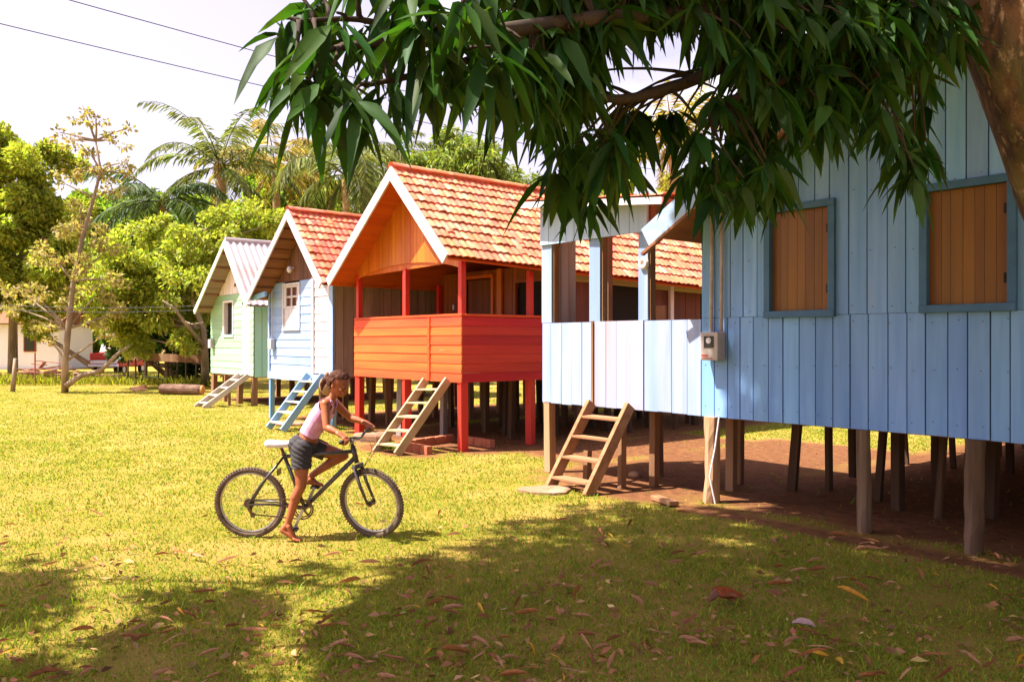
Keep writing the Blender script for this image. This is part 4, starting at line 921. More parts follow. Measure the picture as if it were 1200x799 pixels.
# dense shrubs closing the view behind the stilts
xs_ = [(-27, 12), (-24, 15), (-20.5, 13.5), (-17, 15), (-13.5, 16), (-10, 14.5), (-6.8, 15.5), (-3.6, 14.2), (-.6, 15.2), (2.6, 14), (5.8, 15), (9, 14.5), (12.5, 15.5), (-31, 14)]
slabs_ = ['rounded', 'tall', 'low', 'broad']
for i, (x, y) in enumerate(xs_):
    h = random.uniform(2.2, 3.6); cl = [(V((x+random.uniform(-1.3, 1.3), y+random.uniform(-.6, .6), h*random.uniform(.18, .85))), (1.25, .95, .85)) for _ in range(7)]
    tree('shrub', (x, y), cl, 330, .2, (lf_mid, lf_dark, lf_gold)[i % 3], 'leafy shrub in the thicket behind the stilt houses', 'shrub', group='shrubs behind the stilt houses', r0=.08, sub=8)
d = 58
for i, (a0_, lab) in enumerate(((98, 'hazy green tree showing behind the stem of the slender tree'), (40, 'hazy green tree filling the far gap left of the slender tree'), (150, 'hazy green tree filling the far gap behind the bushy tree'), (270, 'hazy green tree far behind the green house roof'))):
    tree('broadleaf_tree', gnd(a0_, 429), [C_(a0_-30, 300, d, 52), C_(a0_+28, 290, d, 50), C_(a0_, 262, d, 40), C_(a0_-45, 345, d, 48), C_(a0_+45, 345, d, 48), C_(a0_, 340, d, 55), C_(a0_, 385, d, 52)], 520, .4, lf_mid, lab, group='trees behind the houses', r0=.3)
d = 44
tree('broadleaf_tree', gnd(120, 437), [C_(-15, 350, d, 34, 26), C_(20, 345, d, 34, 28), C_(55, 350, d, 34, 26), C_(90, 345, d, 36, 28), C_(125, 350, d, 34, 30), C_(60, 320, d, 34, 26), C_(105, 310, d, 34, 28), C_(10, 318, d, 34, 26), C_(140, 385, d, 24, 22)], 900, .22, lf_gold, 'golden leafy tree hanging over the white house roof', group='trees behind the houses', r0=.16, stems=False)
# coconut palms
def palm(crown, label, n, L, mat, rtrunk=.17, lean=.3, droop=1.0, up=.9, leaf=.55, a0=0, dirs=None, name='coconut_palm', stiff=1.0):
    base = V((crown.x+lean, crown.y+.3, 0)); t = empty(name, base, label, 'palm tree', 'palms behind the houses')
    tp = [base, base.lerp(crown, .35)+V((-lean*.25, 0, 0)), base.lerp(crown, .7), crown]
    P_ = []
    for i in range(3):
        for k in range(7): P_.append(tp[i].lerp(tp[i+1], k/7))
    P_.append(crown); mb = MB(); mb.tube(P_, [rtrunk*(1.25-.5*i/(len(P_)-1))*(1+.05*(i % 2)) for i in range(len(P_))], 10); mb.build('trunk', palm_bark, t, smooth=True)
    for i in range(n):
        az = a0+i*2.399+random.gauss(0, .15) if dirs is None else dirs[i][0]; el = (up*(1-1.35*i/n)+random.gauss(0, .1)) if dirs is None else dirs[i][1]
        l = L*random.uniform(.85, 1.1); h = V((math.cos(az), math.sin(az), 0)); p = crown.copy(); pts = []; e = el; ns = 14
        for k in range(ns+1):
            pts.append(p.copy()); p = p+(h*math.cos(e)+UP*math.sin(e))*(l/ns); e -= droop*(1.7/ns)*(.4+1.2*k/ns)
        mb = MB(); mb.tube(pts, [.035*(1-.9*k/ns) for k in range(ns+1)], 5); sd = h.cross(UP); PP, DD, LLL = [], [], []
        for k in range(int(ns*4.2)):
            s = .10+.90*k/(ns*4.2); ii = min(ns-1, int(s*ns)); f = s*ns-ii; c = pts[ii].lerp(pts[ii+1], f); tg = (pts[ii+1]-pts[ii]).normalized()
            for sg in (-1, 1):
                dv_ = (sd*sg*(.75*stiff)+tg*.55-UP*random.uniform(.25, .8)/stiff+V((random.gauss(0, .1),)*3)).normalized()
                PP.append(c[:]); DD.append(dv_[:]); LLL.append(leaf*math.sin(math.pi*(.12+.83*s))**.6*random.uniform(.8, 1.15))
        vv, ff, lc = quads(np.array(PP), np.array(DD), np.array(LLL), np.array(LLL)*.085+.012)
        mb.add([tuple(q) for q in vv], [tuple(ff[q*4:q*4+4]) for q in range(len(lc))]); mb.build('frond', mat, t)
    return t
palm(at(258, 196, 34), 'coconut palm with yellowish trunk and feathery crown left of the light blue roof', 17, 4.0, lf_palm, .22, .25, 1.05, 1.25, .75)
palm(at(322, 195, 37), 'coconut palm with pale drooping fronds right of the yellowish trunk palm', 15, 4.4, lf_palmy, .2, .4, 1.25, 1.0, .85, a0=1)
palm(at(190, 236, 33.5), 'dark coconut palm arching over the bushy tree', 11, 3.9, lf_palmd, .18, .2, 1.1, .85, .9, a0=2.2)
palm(at(404, 205, 33), 'palm with long hanging fronds above the red gable left eave', 15, 3.6, lf_palm, .18, .2, 1.5, 1.15, .9, a0=.6)
palm(at(455, 190, 40), 'slim palm standing behind the peak of the red gable', 13, 3.4, lf_palm, .15, .3, 1.2, 1.2, .7, a0=1.7)
palm(at(787, 165, 23), 'stiff yellowish palm showing through the gap in the mango leaves', 15, 2.0, lf_palmy, .14, .2, .55, 1.35, .5, a0=.3, stiff=1.3)
# ---------------------------------------------------------------- far left: house, lumber, truck, log, fence, wires
d = 50
wh_ = empty('white_house', gnd(20, 432.6), 'low white house behind the trees at the far left', 'house')
c0 = wh_.location; ux = RT; uy = FW
def loc_(u, v, z): return c0+ux*u+uy*v+UP*z
def obox(mb, u0, u1, v0, v1, z0, z1): mb.add([loc_(u, v, z) for z in (z0, z1) for v in (v0, v1) for u in (u0, u1)], [(0, 2, 3, 1), (4, 5, 7, 6), (0, 1, 5, 4), (2, 6, 7, 3), (0, 4, 6, 2), (1, 3, 7, 5)])
mb = MB(); obox(mb, -5, 2.5, 0, 4, .0, 2.7); mb.build('wall', pmat('white plaster', (.80, .78, .82), (.86, .83, .87), None, (1, 1, 1), .8, .2, 0), wh_)
mb = MB(); mb.add([loc_(-5.4, -.5, 2.75), loc_(2.8, -.5, 2.75), loc_(2.8, 2, 4.0), loc_(-5.4, 2, 4.0), loc_(2.8, 4.5, 2.75), loc_(-5.4, 4.5, 2.75)], [(0, 1, 2, 3), (3, 2, 4, 5), (0, 3, 5), (1, 4, 2)]); mb.build('roof', soffit_br, wh_)
mb = MB(); obox(mb, .42, 1.15, -.06, .05, 1.05, 2.1); f_ = mb.build('window', pmat('red brown frame', (.25, .05, .03), None, None, VW, .6, 0, 0), wh_)
mb = MB(); obox(mb, .50, 1.07, -.08, -.062, 1.12, 2.03); mb.build('pane', pmat('dark far glass', (.03, .035, .02), None, None, VW, .15, 0, 0), f_)
mb = MB(); obox(mb, 1.9, 2.15, -.06, .05, 1.4, 2.0); mb.build('window', f_.data.materials[0], wh_)
# lumber pile
d = 33
lp = empty('lumber_pile', gnd(57, 449), 'pile of old reddish planks by the slender tree', 'lumber pile')
lum = pmat('reddish old planks', (.34, .14, .09), (.22, .09, .06), (.46, .27, .20), (5, 5, 5), .85, .4, .3)
for i in range(40):
    u = random.uniform(-.9, 1.0); z = .05+max(0, 1.0-abs(u)*.6)*random.random(); a = random.gauss(0, .35); l = random.uniform(.5, 1.3)
    p = lp.location+RT*u+FW*random.uniform(-.3, .6)+UP*z; dd = (RT*math.cos(a)+FW*math.sin(a)+UP*random.gauss(0, .16)).normalized()
    mb = MB(); mb.beam(p-dd*l/2, p+dd*l/2, .14, .035); mb.build('plank', lum, lp)
lp2 = empty('lumber_pile', gnd(132, 449), 'low heap of dark boards below the bent branch', 'lumber pile')
lumd = pmat('dark old planks', (.14, .08, .055), (.08, .045, .03), (.40, .18, .12), (5, 5, 5), .85, .4, .3)
for i in range(18):
    p = lp2.location+RT*random.uniform(-.8, .9)+FW*random.uniform(-.2, .6)+UP*(.05+.3*random.random()); a = random.gauss(0, .3); l = random.uniform(.7, 1.6); dd = (RT*math.cos(a)+FW*math.sin(a)+UP*random.gauss(0, .12)).normalized()
    mb = MB(); mb.beam(p-dd*l/2, p+dd*l/2, .15, .035); mb.build('plank', lumd, lp2)
# small red and white truck
tk = empty('small_truck', gnd(122, 441), 'small red and white truck half hidden behind the bent branch', 'truck')
t0 = tk.location; tr_ = pmat('truck red', (.55, .03, .025), (.45, .025, .02), None, (3, 3, 3), .4, 0, 0); tw_ = pmat('truck white', (.72, .68, .68), None, None, (3, 3, 3), .4, 0, 0)
def tb(mb, u0, u1, v0, v1, z0, z1, ins=0): mb.add([t0+RT*u+FW*v+UP*z for z, e in ((z0, 0), (z1, ins)) for v in (v0+e, v1-e) for u in (u0+e, u1-e)], [(0, 2, 3, 1), (4, 5, 7, 6), (0, 1, 5, 4), (2, 6, 7, 3), (0, 4, 6, 2), (1, 3, 7, 5)])
mb = MB(); tb(mb, -.75, .75, 0, 3.2, .45, .80); mb.build('body', tr_, tk, bevel=.05)
mb = MB(); tb(mb, -.72, .72, .02, 1.0, .803, 1.12); mb.build('hood', tr_, tk, bevel=.05)
mb = MB(); tb(mb, -.70, .70, .9, 1.9, 1.123, 1.75, .12); cab = mb.build('cab', tw_, tk, bevel=.04)
mb = MB(); mb.add([t0+RT*u+FW*v+UP*z for u, v, z in ((-.55, .925, 1.2), (.55, .925, 1.2), (.48, 1.0, 1.62), (-.48, 1.0, 1.62))], [(0, 1, 2, 3)]); mb.build('windscreen', dark_in, cab)
mb = MB(); tb(mb, -.55, .55, -.03, -.002, .62, .78); mb.build('grille', tw_, tk)
mb = MB(); tb(mb, -.74, .74, -.09, -.032, .46, .58); mb.build('bumper', tw_, tk, bevel=.02)
for u in (-.62, .62):
    mb = MB(); mb.cyl(t0+RT*u*.95+FW*-.03+UP*.70, t0+RT*u*.95+FW*.0+UP*.70, .075, 14); mb.build('headlight', tw_, tk)
    for v in (.6, 2.6):
        mb = MB(); mb.torus(t0+RT*u+FW*v+UP*.32, .23, .09, RT, 24, 8); tt = mb.build('wheel', dark_in, tk, smooth=True)
        mb = MB(); mb.cyl(t0+RT*(u-.06)+FW*v+UP*.32, t0+RT*(u+.06)+FW*v+UP*.32, .15, 16); mb.build('rim', tw_, tt)
# rail fence like bench, log, scraps
fe = empty('plank_fence', gnd(190, 449), 'old plank fence on thin posts in front of the dark tree', 'fence')
mb = MB(); mb.beam(at(148, 417, 32), at(236, 421, 31.2), .06, .30, side=FW); mb.build('rail', bare_v, fe)
for px in (150, 159, 172, 186, 197, 208, 218, 230):
    p = gnd(px, 451); mb = MB(); mb.tube([p, p+UP*random.uniform(.95, 1.1)], .035, 6); mb.build('post', bark_d, fe)
mb = MB(); mb.tube([at(170, 445, 31.5), at(170.5, 400, 31.5)], .04, 6); mb.build('post', bark_p, fe)
lg = gnd(213, 462.5)
log_ = empty('log', lg, 'thick fallen log with a pale cut end beside the pale green house', 'log')
mb = MB(); lgd = (RT*.98-FW*.15).normalized(); a_ = lg-lgd*.70+UP*.165; b_ = lg+lgd*.68+UP*.165
mb.tube([a_, a_.lerp(b_, .3)+UP*.01, a_.lerp(b_, .6), b_], [.165, .175, .17, .15], 14, .05); mb.build('bark', pmat('log bark', (.14, .07, .045), (.09, .045, .03), (.2, .12, .08), (6, 6, 6), .9, .7, 0), log_)
mb = MB(); mb.tube([b_-lgd*.16-FW*.02, b_+lgd*.05], [.13, .142], 12); mb.build('cut_end', pmat('orange cut wood', (.58, .24, .09), (.46, .17, .06), None, (8, 8, 8), .8, .2, 0), log_)
sc_ = gnd(163, 458); wb = empty('wood_block', sc_, 'broken reddish wood block lying in the grass left of the log', 'wood block')
mb = MB(); mb.beam(sc_-RT*.25+UP*.06, sc_+RT*.22+UP*.16, .16, .10); mb.build('block', lum, wb); mb = MB(); mb.beam(sc_-RT*.1+UP*.03-FW*.2, sc_+RT*.35+UP*.05-FW*.15, .12, .05); mb.build('splinter', lum, wb)
mb = MB(); q_ = at(178, 444, 31); mb.beam(q_-RT*.2+UP*.1, q_+RT*.6-UP*.05, .10, .07); o_ = mb.build('tilted_plank', pmat('mossy plank', (.10, .11, .03), (.06, .07, .02), None, (5, 5, 5), .9, .3, 0)); tag(o_, 'dark mossy plank lying tilted before the fence', 'plank')
fp = gnd(15, 459)
mb = MB(); mb.tube([fp, fp+UP*.6+RT*.05, fp+UP*1.12+RT*.09], [.075, .07, .06], 8, .08); po = mb.build('fence_post', bark_p, None, smooth=True); tag(po, 'short weathered post with a dry twig at the left lawn edge', 'post')
mb = MB(); mb.tube([fp+UP*1.1+RT*.11, fp+UP*1.5+RT*.10, fp+UP*1.75+RT*.04], [.018, .014, .008], 5); mb.tube([fp+UP*1.1+RT*.05, fp+UP*1.15-RT*.12, fp+UP*1.25-RT*.16], [.012, .01, .006], 5); mb.build('twig', bark_d, po)
mb = MB(); p3 = gnd(41, 452); mb.tube([p3, p3+UP*1.25], .03, 6); tag(mb.build('stake', pmat('reddish stake', (.3, .1, .08), None, None, VW, .8, .2, 0)), 'thin reddish stake between the post and the lumber pile', 'stake')
# tall weeds at the lawn edge
def weeds(px0, px1, py, n, h, mat, nm, label):
    P, D, L = [], [], []
    for _ in range(n):
        g_ = gnd(random.uniform(px0, px1), random.uniform(py-5, py+4)); P.append(g_[:]); a = random.random()*6.28; s = random.uniform(.15, .7); D.append((math.cos(a)*s, math.sin(a)*s, 1)); L.append(h*random.uniform(.4, 1.2))
    L = np.array(L); o = np_mesh(nm, *quads(np.array(P), nrm_(np.array(D)), L, L*.10+.01), mat); tag(o, label, 'weeds', kind='stuff')
weeds(-60, 245, 449, 5200, .42, leafcol('bright weeds', (.20, .22, .018), (.30, .26, .03)), 'weeds', 'tall bright weeds along the far edge of the lawn')
P, D, L = [], [], []
g_ = gnd(456, 527)
for _ in range(420):
    a = random.random()*6.28; s = random.uniform(.1, 1.0); r = random.random()**.5*.20; P.append((g_.x+math.cos(a)*r, g_.y+math.sin(a)*r, 0)); D.append((math.cos(a)*s, math.sin(a)*s, 1)); L.append(random.uniform(.06, .16))
L = np.array(L); o_ = np_mesh('grass_tuft', *quads(np.array(P), nrm_(np.array(D)), L, L*.09), leafcol('lush tuft', (.11, .19, .016), (.17, .24, .02))); tag(o_, 'lush green grass tuft at the foot of the red porch stairs', 'grass tuft')
# ---------------------------------------------------------------- slabs and bricks around the houses
stone = pmat('pinkish stone', (.30, .17, .10), (.23, .12, .07), (.34, .22, .15), (7, 7, 7), .9, .5, .1)
def flag(px, py, rx, ry, h, label, rot=0, nm='stepping_stone', cat='stone slab', mat=None):
    c = gnd(px, py); mb = MB(); n = 14; vs = []
    for z, k in ((-.02, 1.0), (h*.7, 1.0), (h, .9)):
        for i in range(n):
            th = 2*math.pi*i/n; w_ = 1+.10*math.sin(3*th+px)+.06*math.sin(5*th); e = rot+th; vs.append((c.x+math.cos(th)*rx*k*w_*math.cos(rot)-math.sin(th)*ry*k*w_*math.sin(rot), c.y+math.cos(th)*rx*k*w_*math.sin(rot)+math.sin(th)*ry*k*w_*math.cos(rot), z))
    fs = [(q*n+i, q*n+(i+1) % n, (q+1)*n+(i+1) % n, (q+1)*n+i) for q in (0, 1) for i in range(n)]+[tuple(2*n+i for i in range(n))]
    mb.add(vs, fs); return tag(mb.build(nm, mat or stone), label, cat)
flag(640, 576, .30, .22, .04, 'flat pinkish stone slab at the foot of the brown stairs', .88)
flag(342, 498, .36, .25, .06, 'pale stone slab in the grass left of the blue stairs', .88)
flag(438, 517, .32, .2, .14, 'pale concrete block under the red porch stairs', .88, 'concrete_block', 'concrete block')
bb = empty('brick_edging', onY(520, 524, -.1), 'low red brick edging beside the red porch post', 'brick edging')
brk = pmat('red bricks', (.48, .16, .08), (.36, .10, .05), None, (6, 6, 6), .9, .3, .25)
def brickrow(p, q):
    p, q = V(p), V(q); n = max(1, round((q-p).length/.22)); dd = (q-p)/n
    for i in range(n):
        a = p+dd*i; mb = MB(); mb.beam(a+dd*.02+UP*.06, a+dd*.97+UP*(.06+random.uniform(-.008, .008)), .10, .13); mb.build('brick', brk, bb, bevel=.006)
brickrow((-11.05, -.22, 0), (-10.2, -.22, 0)); brickrow((-11.05, -.16, 0), (-11.25, .95, 0)); brickrow((-11.1, 1.0, 0), (-10.2, .98, 0))
for i, (px, py, lb_) in enumerate([(885, 591, 'flat'), (868, 592, 'small')]): pass
c_ = gnd(783, 590); mb = MB(); mb.beam(c_+V((-.22, .05, .03)), c_+V((.16, -.10, .04)), .11, .05); tag(mb.build('wood_offcut', bare_x, bevel=.008), 'sawn wood offcut lying on the bare soil near the blue house corner post', 'wood offcut')
c_ = gnd(744, 559); mb = MB(); mb.ball(c_+UP*.03, .10, .06, .045, 10, 6); tag(mb.build('stone', stone, None, smooth=True), 'small reddish stone on the soil behind the brown stairs', 'stone')
# tan sack hanging under the light blue house
sk = at(383, 452, 15.2); mb = MB(); mb.ball(sk, .16, .14, .18, 14, 10); mb.tube([sk+UP*.16, sk+UP*.26], [.05, .03], 8)
tag(mb.build('burlap_sack', pmat('tan sackcloth', (.30, .19, .11), (.24, .15, .085), None, (14, 14, 14), .95, .5, 0), None, smooth=True), 'tan sack hung under the corner of the light blue house', 'sack')
# ---------------------------------------------------------------- wires
wm = pmat('black cable', (.03, .025, .03), None, None, VW, .6, 0, 0)
def wire(px, py, dd, r, label, slope, group='overhead cables'):
    p = at(px, py, dd); a = p-V((0, 14, 0)); b = p+V((0, 40, 0)); mb = MB(); n = 40; pts = []
    for i in range(n+1):
        y = a.y+(b.y-a.y)*i/n; pts.append(V((p.x, y, p.z+slope*(y-p.y)+.0012*(y-p.y)**2)))
    mb.tube(pts, r, 6); tag(mb.build('power_line', wm, None, smooth=True), label, 'power line', group)
wire(0, 28, 15.0, .010, 'lower of the two overhead power lines crossing the sky', -.035)
wire(80, 0, 15.4, .010, 'upper of the two overhead power lines crossing the sky', -.045)
for i, (yl, yr) in enumerate(((356, 358), (361, 363))):
    a, b = at(-30, yl, 26), at(246, yr, 24.2); mb = MB(); mb.tube([a.lerp(b, t)-UP*(.10*math.sin(math.pi*t)) for t in [q/16 for q in range(17)]], .008, 6)
    tag(mb.build('service_cable', wm), ('upper' if i == 0 else 'lower')+' thin service cable running to the pale green house', 'cable', 'service cables to the green house')
# ================================================================ bicycle
LEAN = math.radians(4.0); YAW = math.atan2(.7683, .6401)
B0 = gnd(366, 629.5)
bike = empty('bicycle', B0, 'dark mountain bicycle with white saddle and knobbly tyres on the sunlit lawn', 'bicycle', rot=(LEAN, 0, YAW))
MBK = Matrix.Translation(B0) @ Matrix.Rotation(YAW, 4, 'Z') @ Matrix.Rotation(LEAN, 4, 'X')
MGR = Matrix.Translation(B0) @ Matrix.Rotation(YAW, 4, 'Z')
fr_m = pmat('dark bicycle paint', (.045, .035, .04), (.09, .075, .07), None, (9, 9, 9), .35, .1, .05, spec=.5)
tyre_m = pmat('dusty tyre rubber', (.075, .05, .038), (.15, .10, .07), None, (14, 14, 14), .9, .3, .15)
rim_m = pmat('dull alloy', (.42, .38, .36), (.55, .50, .48), None, (9, 9, 9), .35, .1, 0, metal=.8)
steel = pmat('greasy steel', (.10, .075, .06), (.17, .12, .09), None, (9, 9, 9), .4, .1, 0, metal=.7)
grip_m = pmat('black rubber', (.03, .026, .028), (.05, .045, .05), None, (9, 9, 9), .7, .1, 0)
sad_m = pmat('white saddle vinyl', (.78, .72, .72), (.70, .64, .64), None, (6, 6, 6), .45, .1, 0)
RW = .308; RH = V((-.528, 0, RW)); FH = V((.520, 0, RW)); BBk = V((-.062, 0, .262))
ST = V((-.236, 0, .735)); HT = V((.360, 0, .80)); HB = V((.395, 0, .655))
axis = (HB-HT).normalized(); SA = math.radians(-21)
def steer(p): return HB+Matrix.Rotation(SA, 3, -axis) @ (V(p)-HB)
def wheel(c, T, name='wheel'):
    mb = MB(); mb.torus(T(c) if T else c, RW-.024, .024, (T(c+V((0, 1, 0)))-T(c)) if T else (0, 1, 0), 64, 10, .95)
    ax = ((T(c+V((0, 1, 0)))-T(c)) if T else V((0, 1, 0))).normalized(); cc = T(c) if T else V(c); a = ax.orthogonal().normalized(); b = ax.cross(a)
    for k in range(72):                                # knobs
        th = 2*math.pi*k/72; d = a*math.cos(th)+b*math.sin(th); tg = ax.cross(d)
        for sg in (-1, 1):
            q = cc+d*(RW-.006)+ax*(sg*.013)+tg*(.005*sg); mb.beam(q-d*.004, q+d*.006, .012, .013, side=tg)
    ty = mb.build('wheel', tyre_m, bike, smooth=False)
    mb = MB(); mb.torus(cc, RW-.052, .010, ax, 64, 8, 1.1); mb.build('rim', rim_m, ty, smooth=True)
    mb = MB()
    for k in range(32):
        th = 2*math.pi*k/32; d = a*math.cos(th)+b*math.sin(th); sg = (-1)**k; d2 = a*math.cos(th+.35*(-1)**(k//2))+b*math.sin(th+.35*(-1)**(k//2))
        mb.tube([cc+ax*(.028*sg)+d*.022, cc+d2*(RW-.06)], .0011, 4, cap=False)
    mb.build('spokes', rim_m, ty)
    mb = MB(); mb.cyl(cc-ax*.05, cc+ax*.05, .014, 12); mb.cyl(cc-ax*.032, cc-ax*.026, .026, 14); mb.cyl(cc+ax*.026, cc+ax*.032, .026, 14); mb.build('hub', steel, ty)
    return ty
rw = wheel(RH, None); wheel(FH, steer)
mb = MB()
for k in range(6): mb.cyl(RH+V((0, -.036-.004*k, 0)), RH+V((0, -.0385-.004*k, 0)), .045-.004*k, 20)
mb.build('sprockets', steel, rw)
mb = MB()
mb.tube([BBk, ST], .016, 12); mb.tube([ST+V((.01, 0, -.025)), HT+V((.012, 0, -.045))], .0165, 12); mb.tube([BBk, HB+V((-.012, 0, .05))], .020, 12); mb.tube([HT, HB], .0215, 12); mb.cyl(BBk+V((0, -.036, 0)), BBk+V((0, .036, 0)), .022, 14)
for s in (-1, 1):
    mb.tube([BBk+V((-.02, .02*s, 0)), RH+V((.20, .045*s, -.005)), RH+V((0, .062*s, 0))], .010, 8); mb.tube([ST+V((0, .016*s, -.03)), RH+V((.10, .05*s, .16)), RH+V((0, .062*s, 0))], .009, 8)
mb.build('frame', fr_m, bike, smooth=True)
mb = MB(); mb.tube([ST-(ST-BBk).normalized()*.05, ST+(ST-BBk).normalized()*.065], .0135, 10); mb.cyl(ST-(ST-BBk).normalized()*.012, ST+(ST-BBk).normalized()*.006, .02, 12); mb.build('seat_post', steel, bike)
# saddle
SP = ST+(ST-BBk).normalized()*.065; vs = []; n = 15; m = 12
for i in range(n):
    t = i/(n-1); x = -.125+.26*t; wv = .075*(1-t)**.8+.020; wv *= min(1, (t+.03)*9)**.5*min(1, (1.03-t)*8)**.5; hz = .022*min(1, (t+.03)*9)**.5*min(1, (1.03-t)*8)**.5
    for k in range(m):
        th = 2*math.pi*k/m; vs.append(SP+V((x, wv*math.cos(th), .026+hz*math.sin(th)+.012*(t-.5)**2*4-(.02 if math.sin(th) < -.2 else 0)*abs(math.cos(th)))))
mb = MB(); mb.add(vs, [(i*m+k, i*m+(k+1) % m, (i+1)*m+(k+1) % m, (i+1)*m+k) for i in range(n-1) for k in range(m)]+[tuple(range(m-1, -1, -1)), tuple((n-1)*m+k for k in range(m))]); mb.build('saddle', sad_m, bike, smooth=True)
# fork, stem, bars (all turned with the steering)
mb = MB(); ax0 = steer(V((0, 1, 0)))-steer(V((0, 0, 0))); cr = HB-V((0, 0, 0))+axis*.03
mb.beam(cr-ax0*.06, cr+ax0*.06, .03, .045, side=axis)
for s in (-1, 1): mb.tube([cr+ax0*(.052*s), cr.lerp(steer(FH), .5)+ax0*(.056*s)+(steer(V((1, 0, 0)))-steer(V((0, 0, 0))))*-.012, steer(FH)+ax0*(.056*s)], [.0165, .0145, .0105], 10)
fk = mb.build('fork', fr_m, bike, smooth=True)
mb = MB(); mb.tube([HT, HT-axis*.07], .0145, 10); up_ = HT-axis*.06; fwd_ = steer(V((1, 0, 0)))-steer(V((0, 0, 0))); CLP = up_+fwd_*.085+V((0, 0, .018)); mb.tube([up_, CLP], .0135, 10); mb.build('stem', fr_m, bike, smooth=True)
HWD = .262
def barp(s): return CLP+ax0*(HWD*s)+V((0, 0, .028*min(1, max(0, abs(s)-.12)*5)))-fwd_*(.045*max(0, abs(s)-.4))
mb = MB(); mb.tube([barp(i/10) for i in range(-10, 11)], .0112, 10); hbar = mb.build('handlebar', fr_m, bike, smooth=True)
for s in (-1, 1):
    mb = MB(); mb.tube([barp(s*.60), barp(s*.8), barp(s*1.01)], .0165, 12); mb.build('grip', grip_m, hbar, smooth=True)
    mb = MB(); q = barp(s*.54); mb.cyl(q-ax0*.012, q+ax0*.012, .018, 12); mb.tube([q+fwd_*.02, q+fwd_*.05-UP*.01+ax0*(s*.02), q+fwd_*.055-UP*.02+ax0*(s*.10)], [.006, .006, .004], 6); mb.build('brake_lever', steel, hbar)
for s, b_ in ((-1, .11), (1, .09), (-.8, .07)):
    q = barp(.54*(1 if s > 0 else -1)); mb = MB(); mb.tube([q+fwd_*.02, q+fwd_*(.10+b_)-UP*.01-ax0*s*.03, q+fwd_*(.10+b_*.8)-UP*.10-ax0*s*.12, cr+UP*.0+fwd_*.06, cr+fwd_*.03+axis*.04], .0025, 5); mb.build('cable', grip_m, hbar, smooth=True)
for c_, s_x in ((cr+axis*.05+fwd_*.022, 1),):
    mb = MB(); mb.beam(c_-ax0*.045, c_+ax0*.045, .012, .05, side=fwd_); mb.build('brake', steel, fk)
mb = MB(); c_ = BBk.lerp(ST, .0)+V((-.215, 0, .315)); mb.beam(c_-V((0, .045, 0)), c_+V((0, .045, 0)), .012, .05, side=V((1, 0, 0))); mb.build('brake', steel, bike)
mb = MB(); mb.tube([ST+V((-.02, -.01, -.01)), ST+V((-.085, -.02, -.05)), ST+V((-.10, -.02, -.11)), c_+V((0, 0, .02))], .0025, 5); mb.build('cable', grip_m, bike, smooth=True)
# crankset, pedals, chain, derailleur
CA = math.atan2(.152, .066)
mb = MB(); cc = BBk+V((0, -.05, 0))
for R_, o_ in ((.082, 0), (.066, .006)): mb.torus(cc+V((0, o_, 0)), R_, .006, (0, 1, 0), 40, 6, .5)
for k in range(5): th = 2*math.pi*k/5+.4; mb.beam(cc, cc+V((math.cos(th), 0, math.sin(th)))*.078, .018, .006, side=V((0, 1, 0)).cross(V((math.cos(th), 0, math.sin(th)))))
for k in range(42): th = 2*math.pi*k/42; d = V((math.cos(th), 0, math.sin(th))); mb.beam(cc+d*.083, cc+d*.092, .006, .004, side=V((0, 1, 0)).cross(d))
cset = mb.build('crankset', steel, bike)
CL_ = .165; pa = V((math.cos(CA), 0, math.sin(CA)))
for s, sg in ((1, 1), (-1, -1)):
    q0 = BBk+V((0, .062*s, 0)); q1 = q0+pa*(CL_*sg)+V((0, .012*s, 0)); mb = MB(); mb.beam(q0, q1, .026, .014, side=V((0, 1, 0)).cross(pa)); mb.build('crank_arm', rim_m, cset, bevel=.003)
    mb = MB(); p0 = q1+V((0, .018*s, 0)); mb.tube([q1, q1+V((0, .09*s, 0))], .006, 8)
    for e in (-.032, .032): mb.box(p0.x+e-.006, p0.x+e+.006, min(p0.y, p0.y+.075*s), max(p0.y, p0.y+.075*s), p0.z-.010, p0.z+.010)
    for e in (0, .06): mb.box(p0.x-.026, p0.x+.026, p0.y+s*e-.004, p0.y+s*e+.004, p0.z-.008, p0.z+.008)
    mb.build('pedal', grip_m, cset)
    if s == 1: PED = p0+V((0, .037, 0))
mb = MB(); yy = -.05
for q0, q1 in ((cc+V((0, 0, .088)), RH+V((0, yy, .036))), (cc+V((0, 0, -.088)), RH+V((.03, yy, -.09)))): mb.beam(q0, V((q1.x, yy, q1.z)), .010, .007, side=V((0, 0, 1)))
mb.build('chain', steel, bike)
mb = MB(); mb.beam(RH+V((0, -.065, -.02)), RH+V((.03, -.06, -.09)), .022, .012, side=V((1, 0, 0))); mb.cyl(RH+V((.035, -.058, -.095)), RH+V((.035, -.046, -.095)), .022, 12); mb.cyl(RH+V((.01, -.058, -.045)), RH+V((.01, -.046, -.045)), .020, 12); mb.build('derailleur', steel, bike)

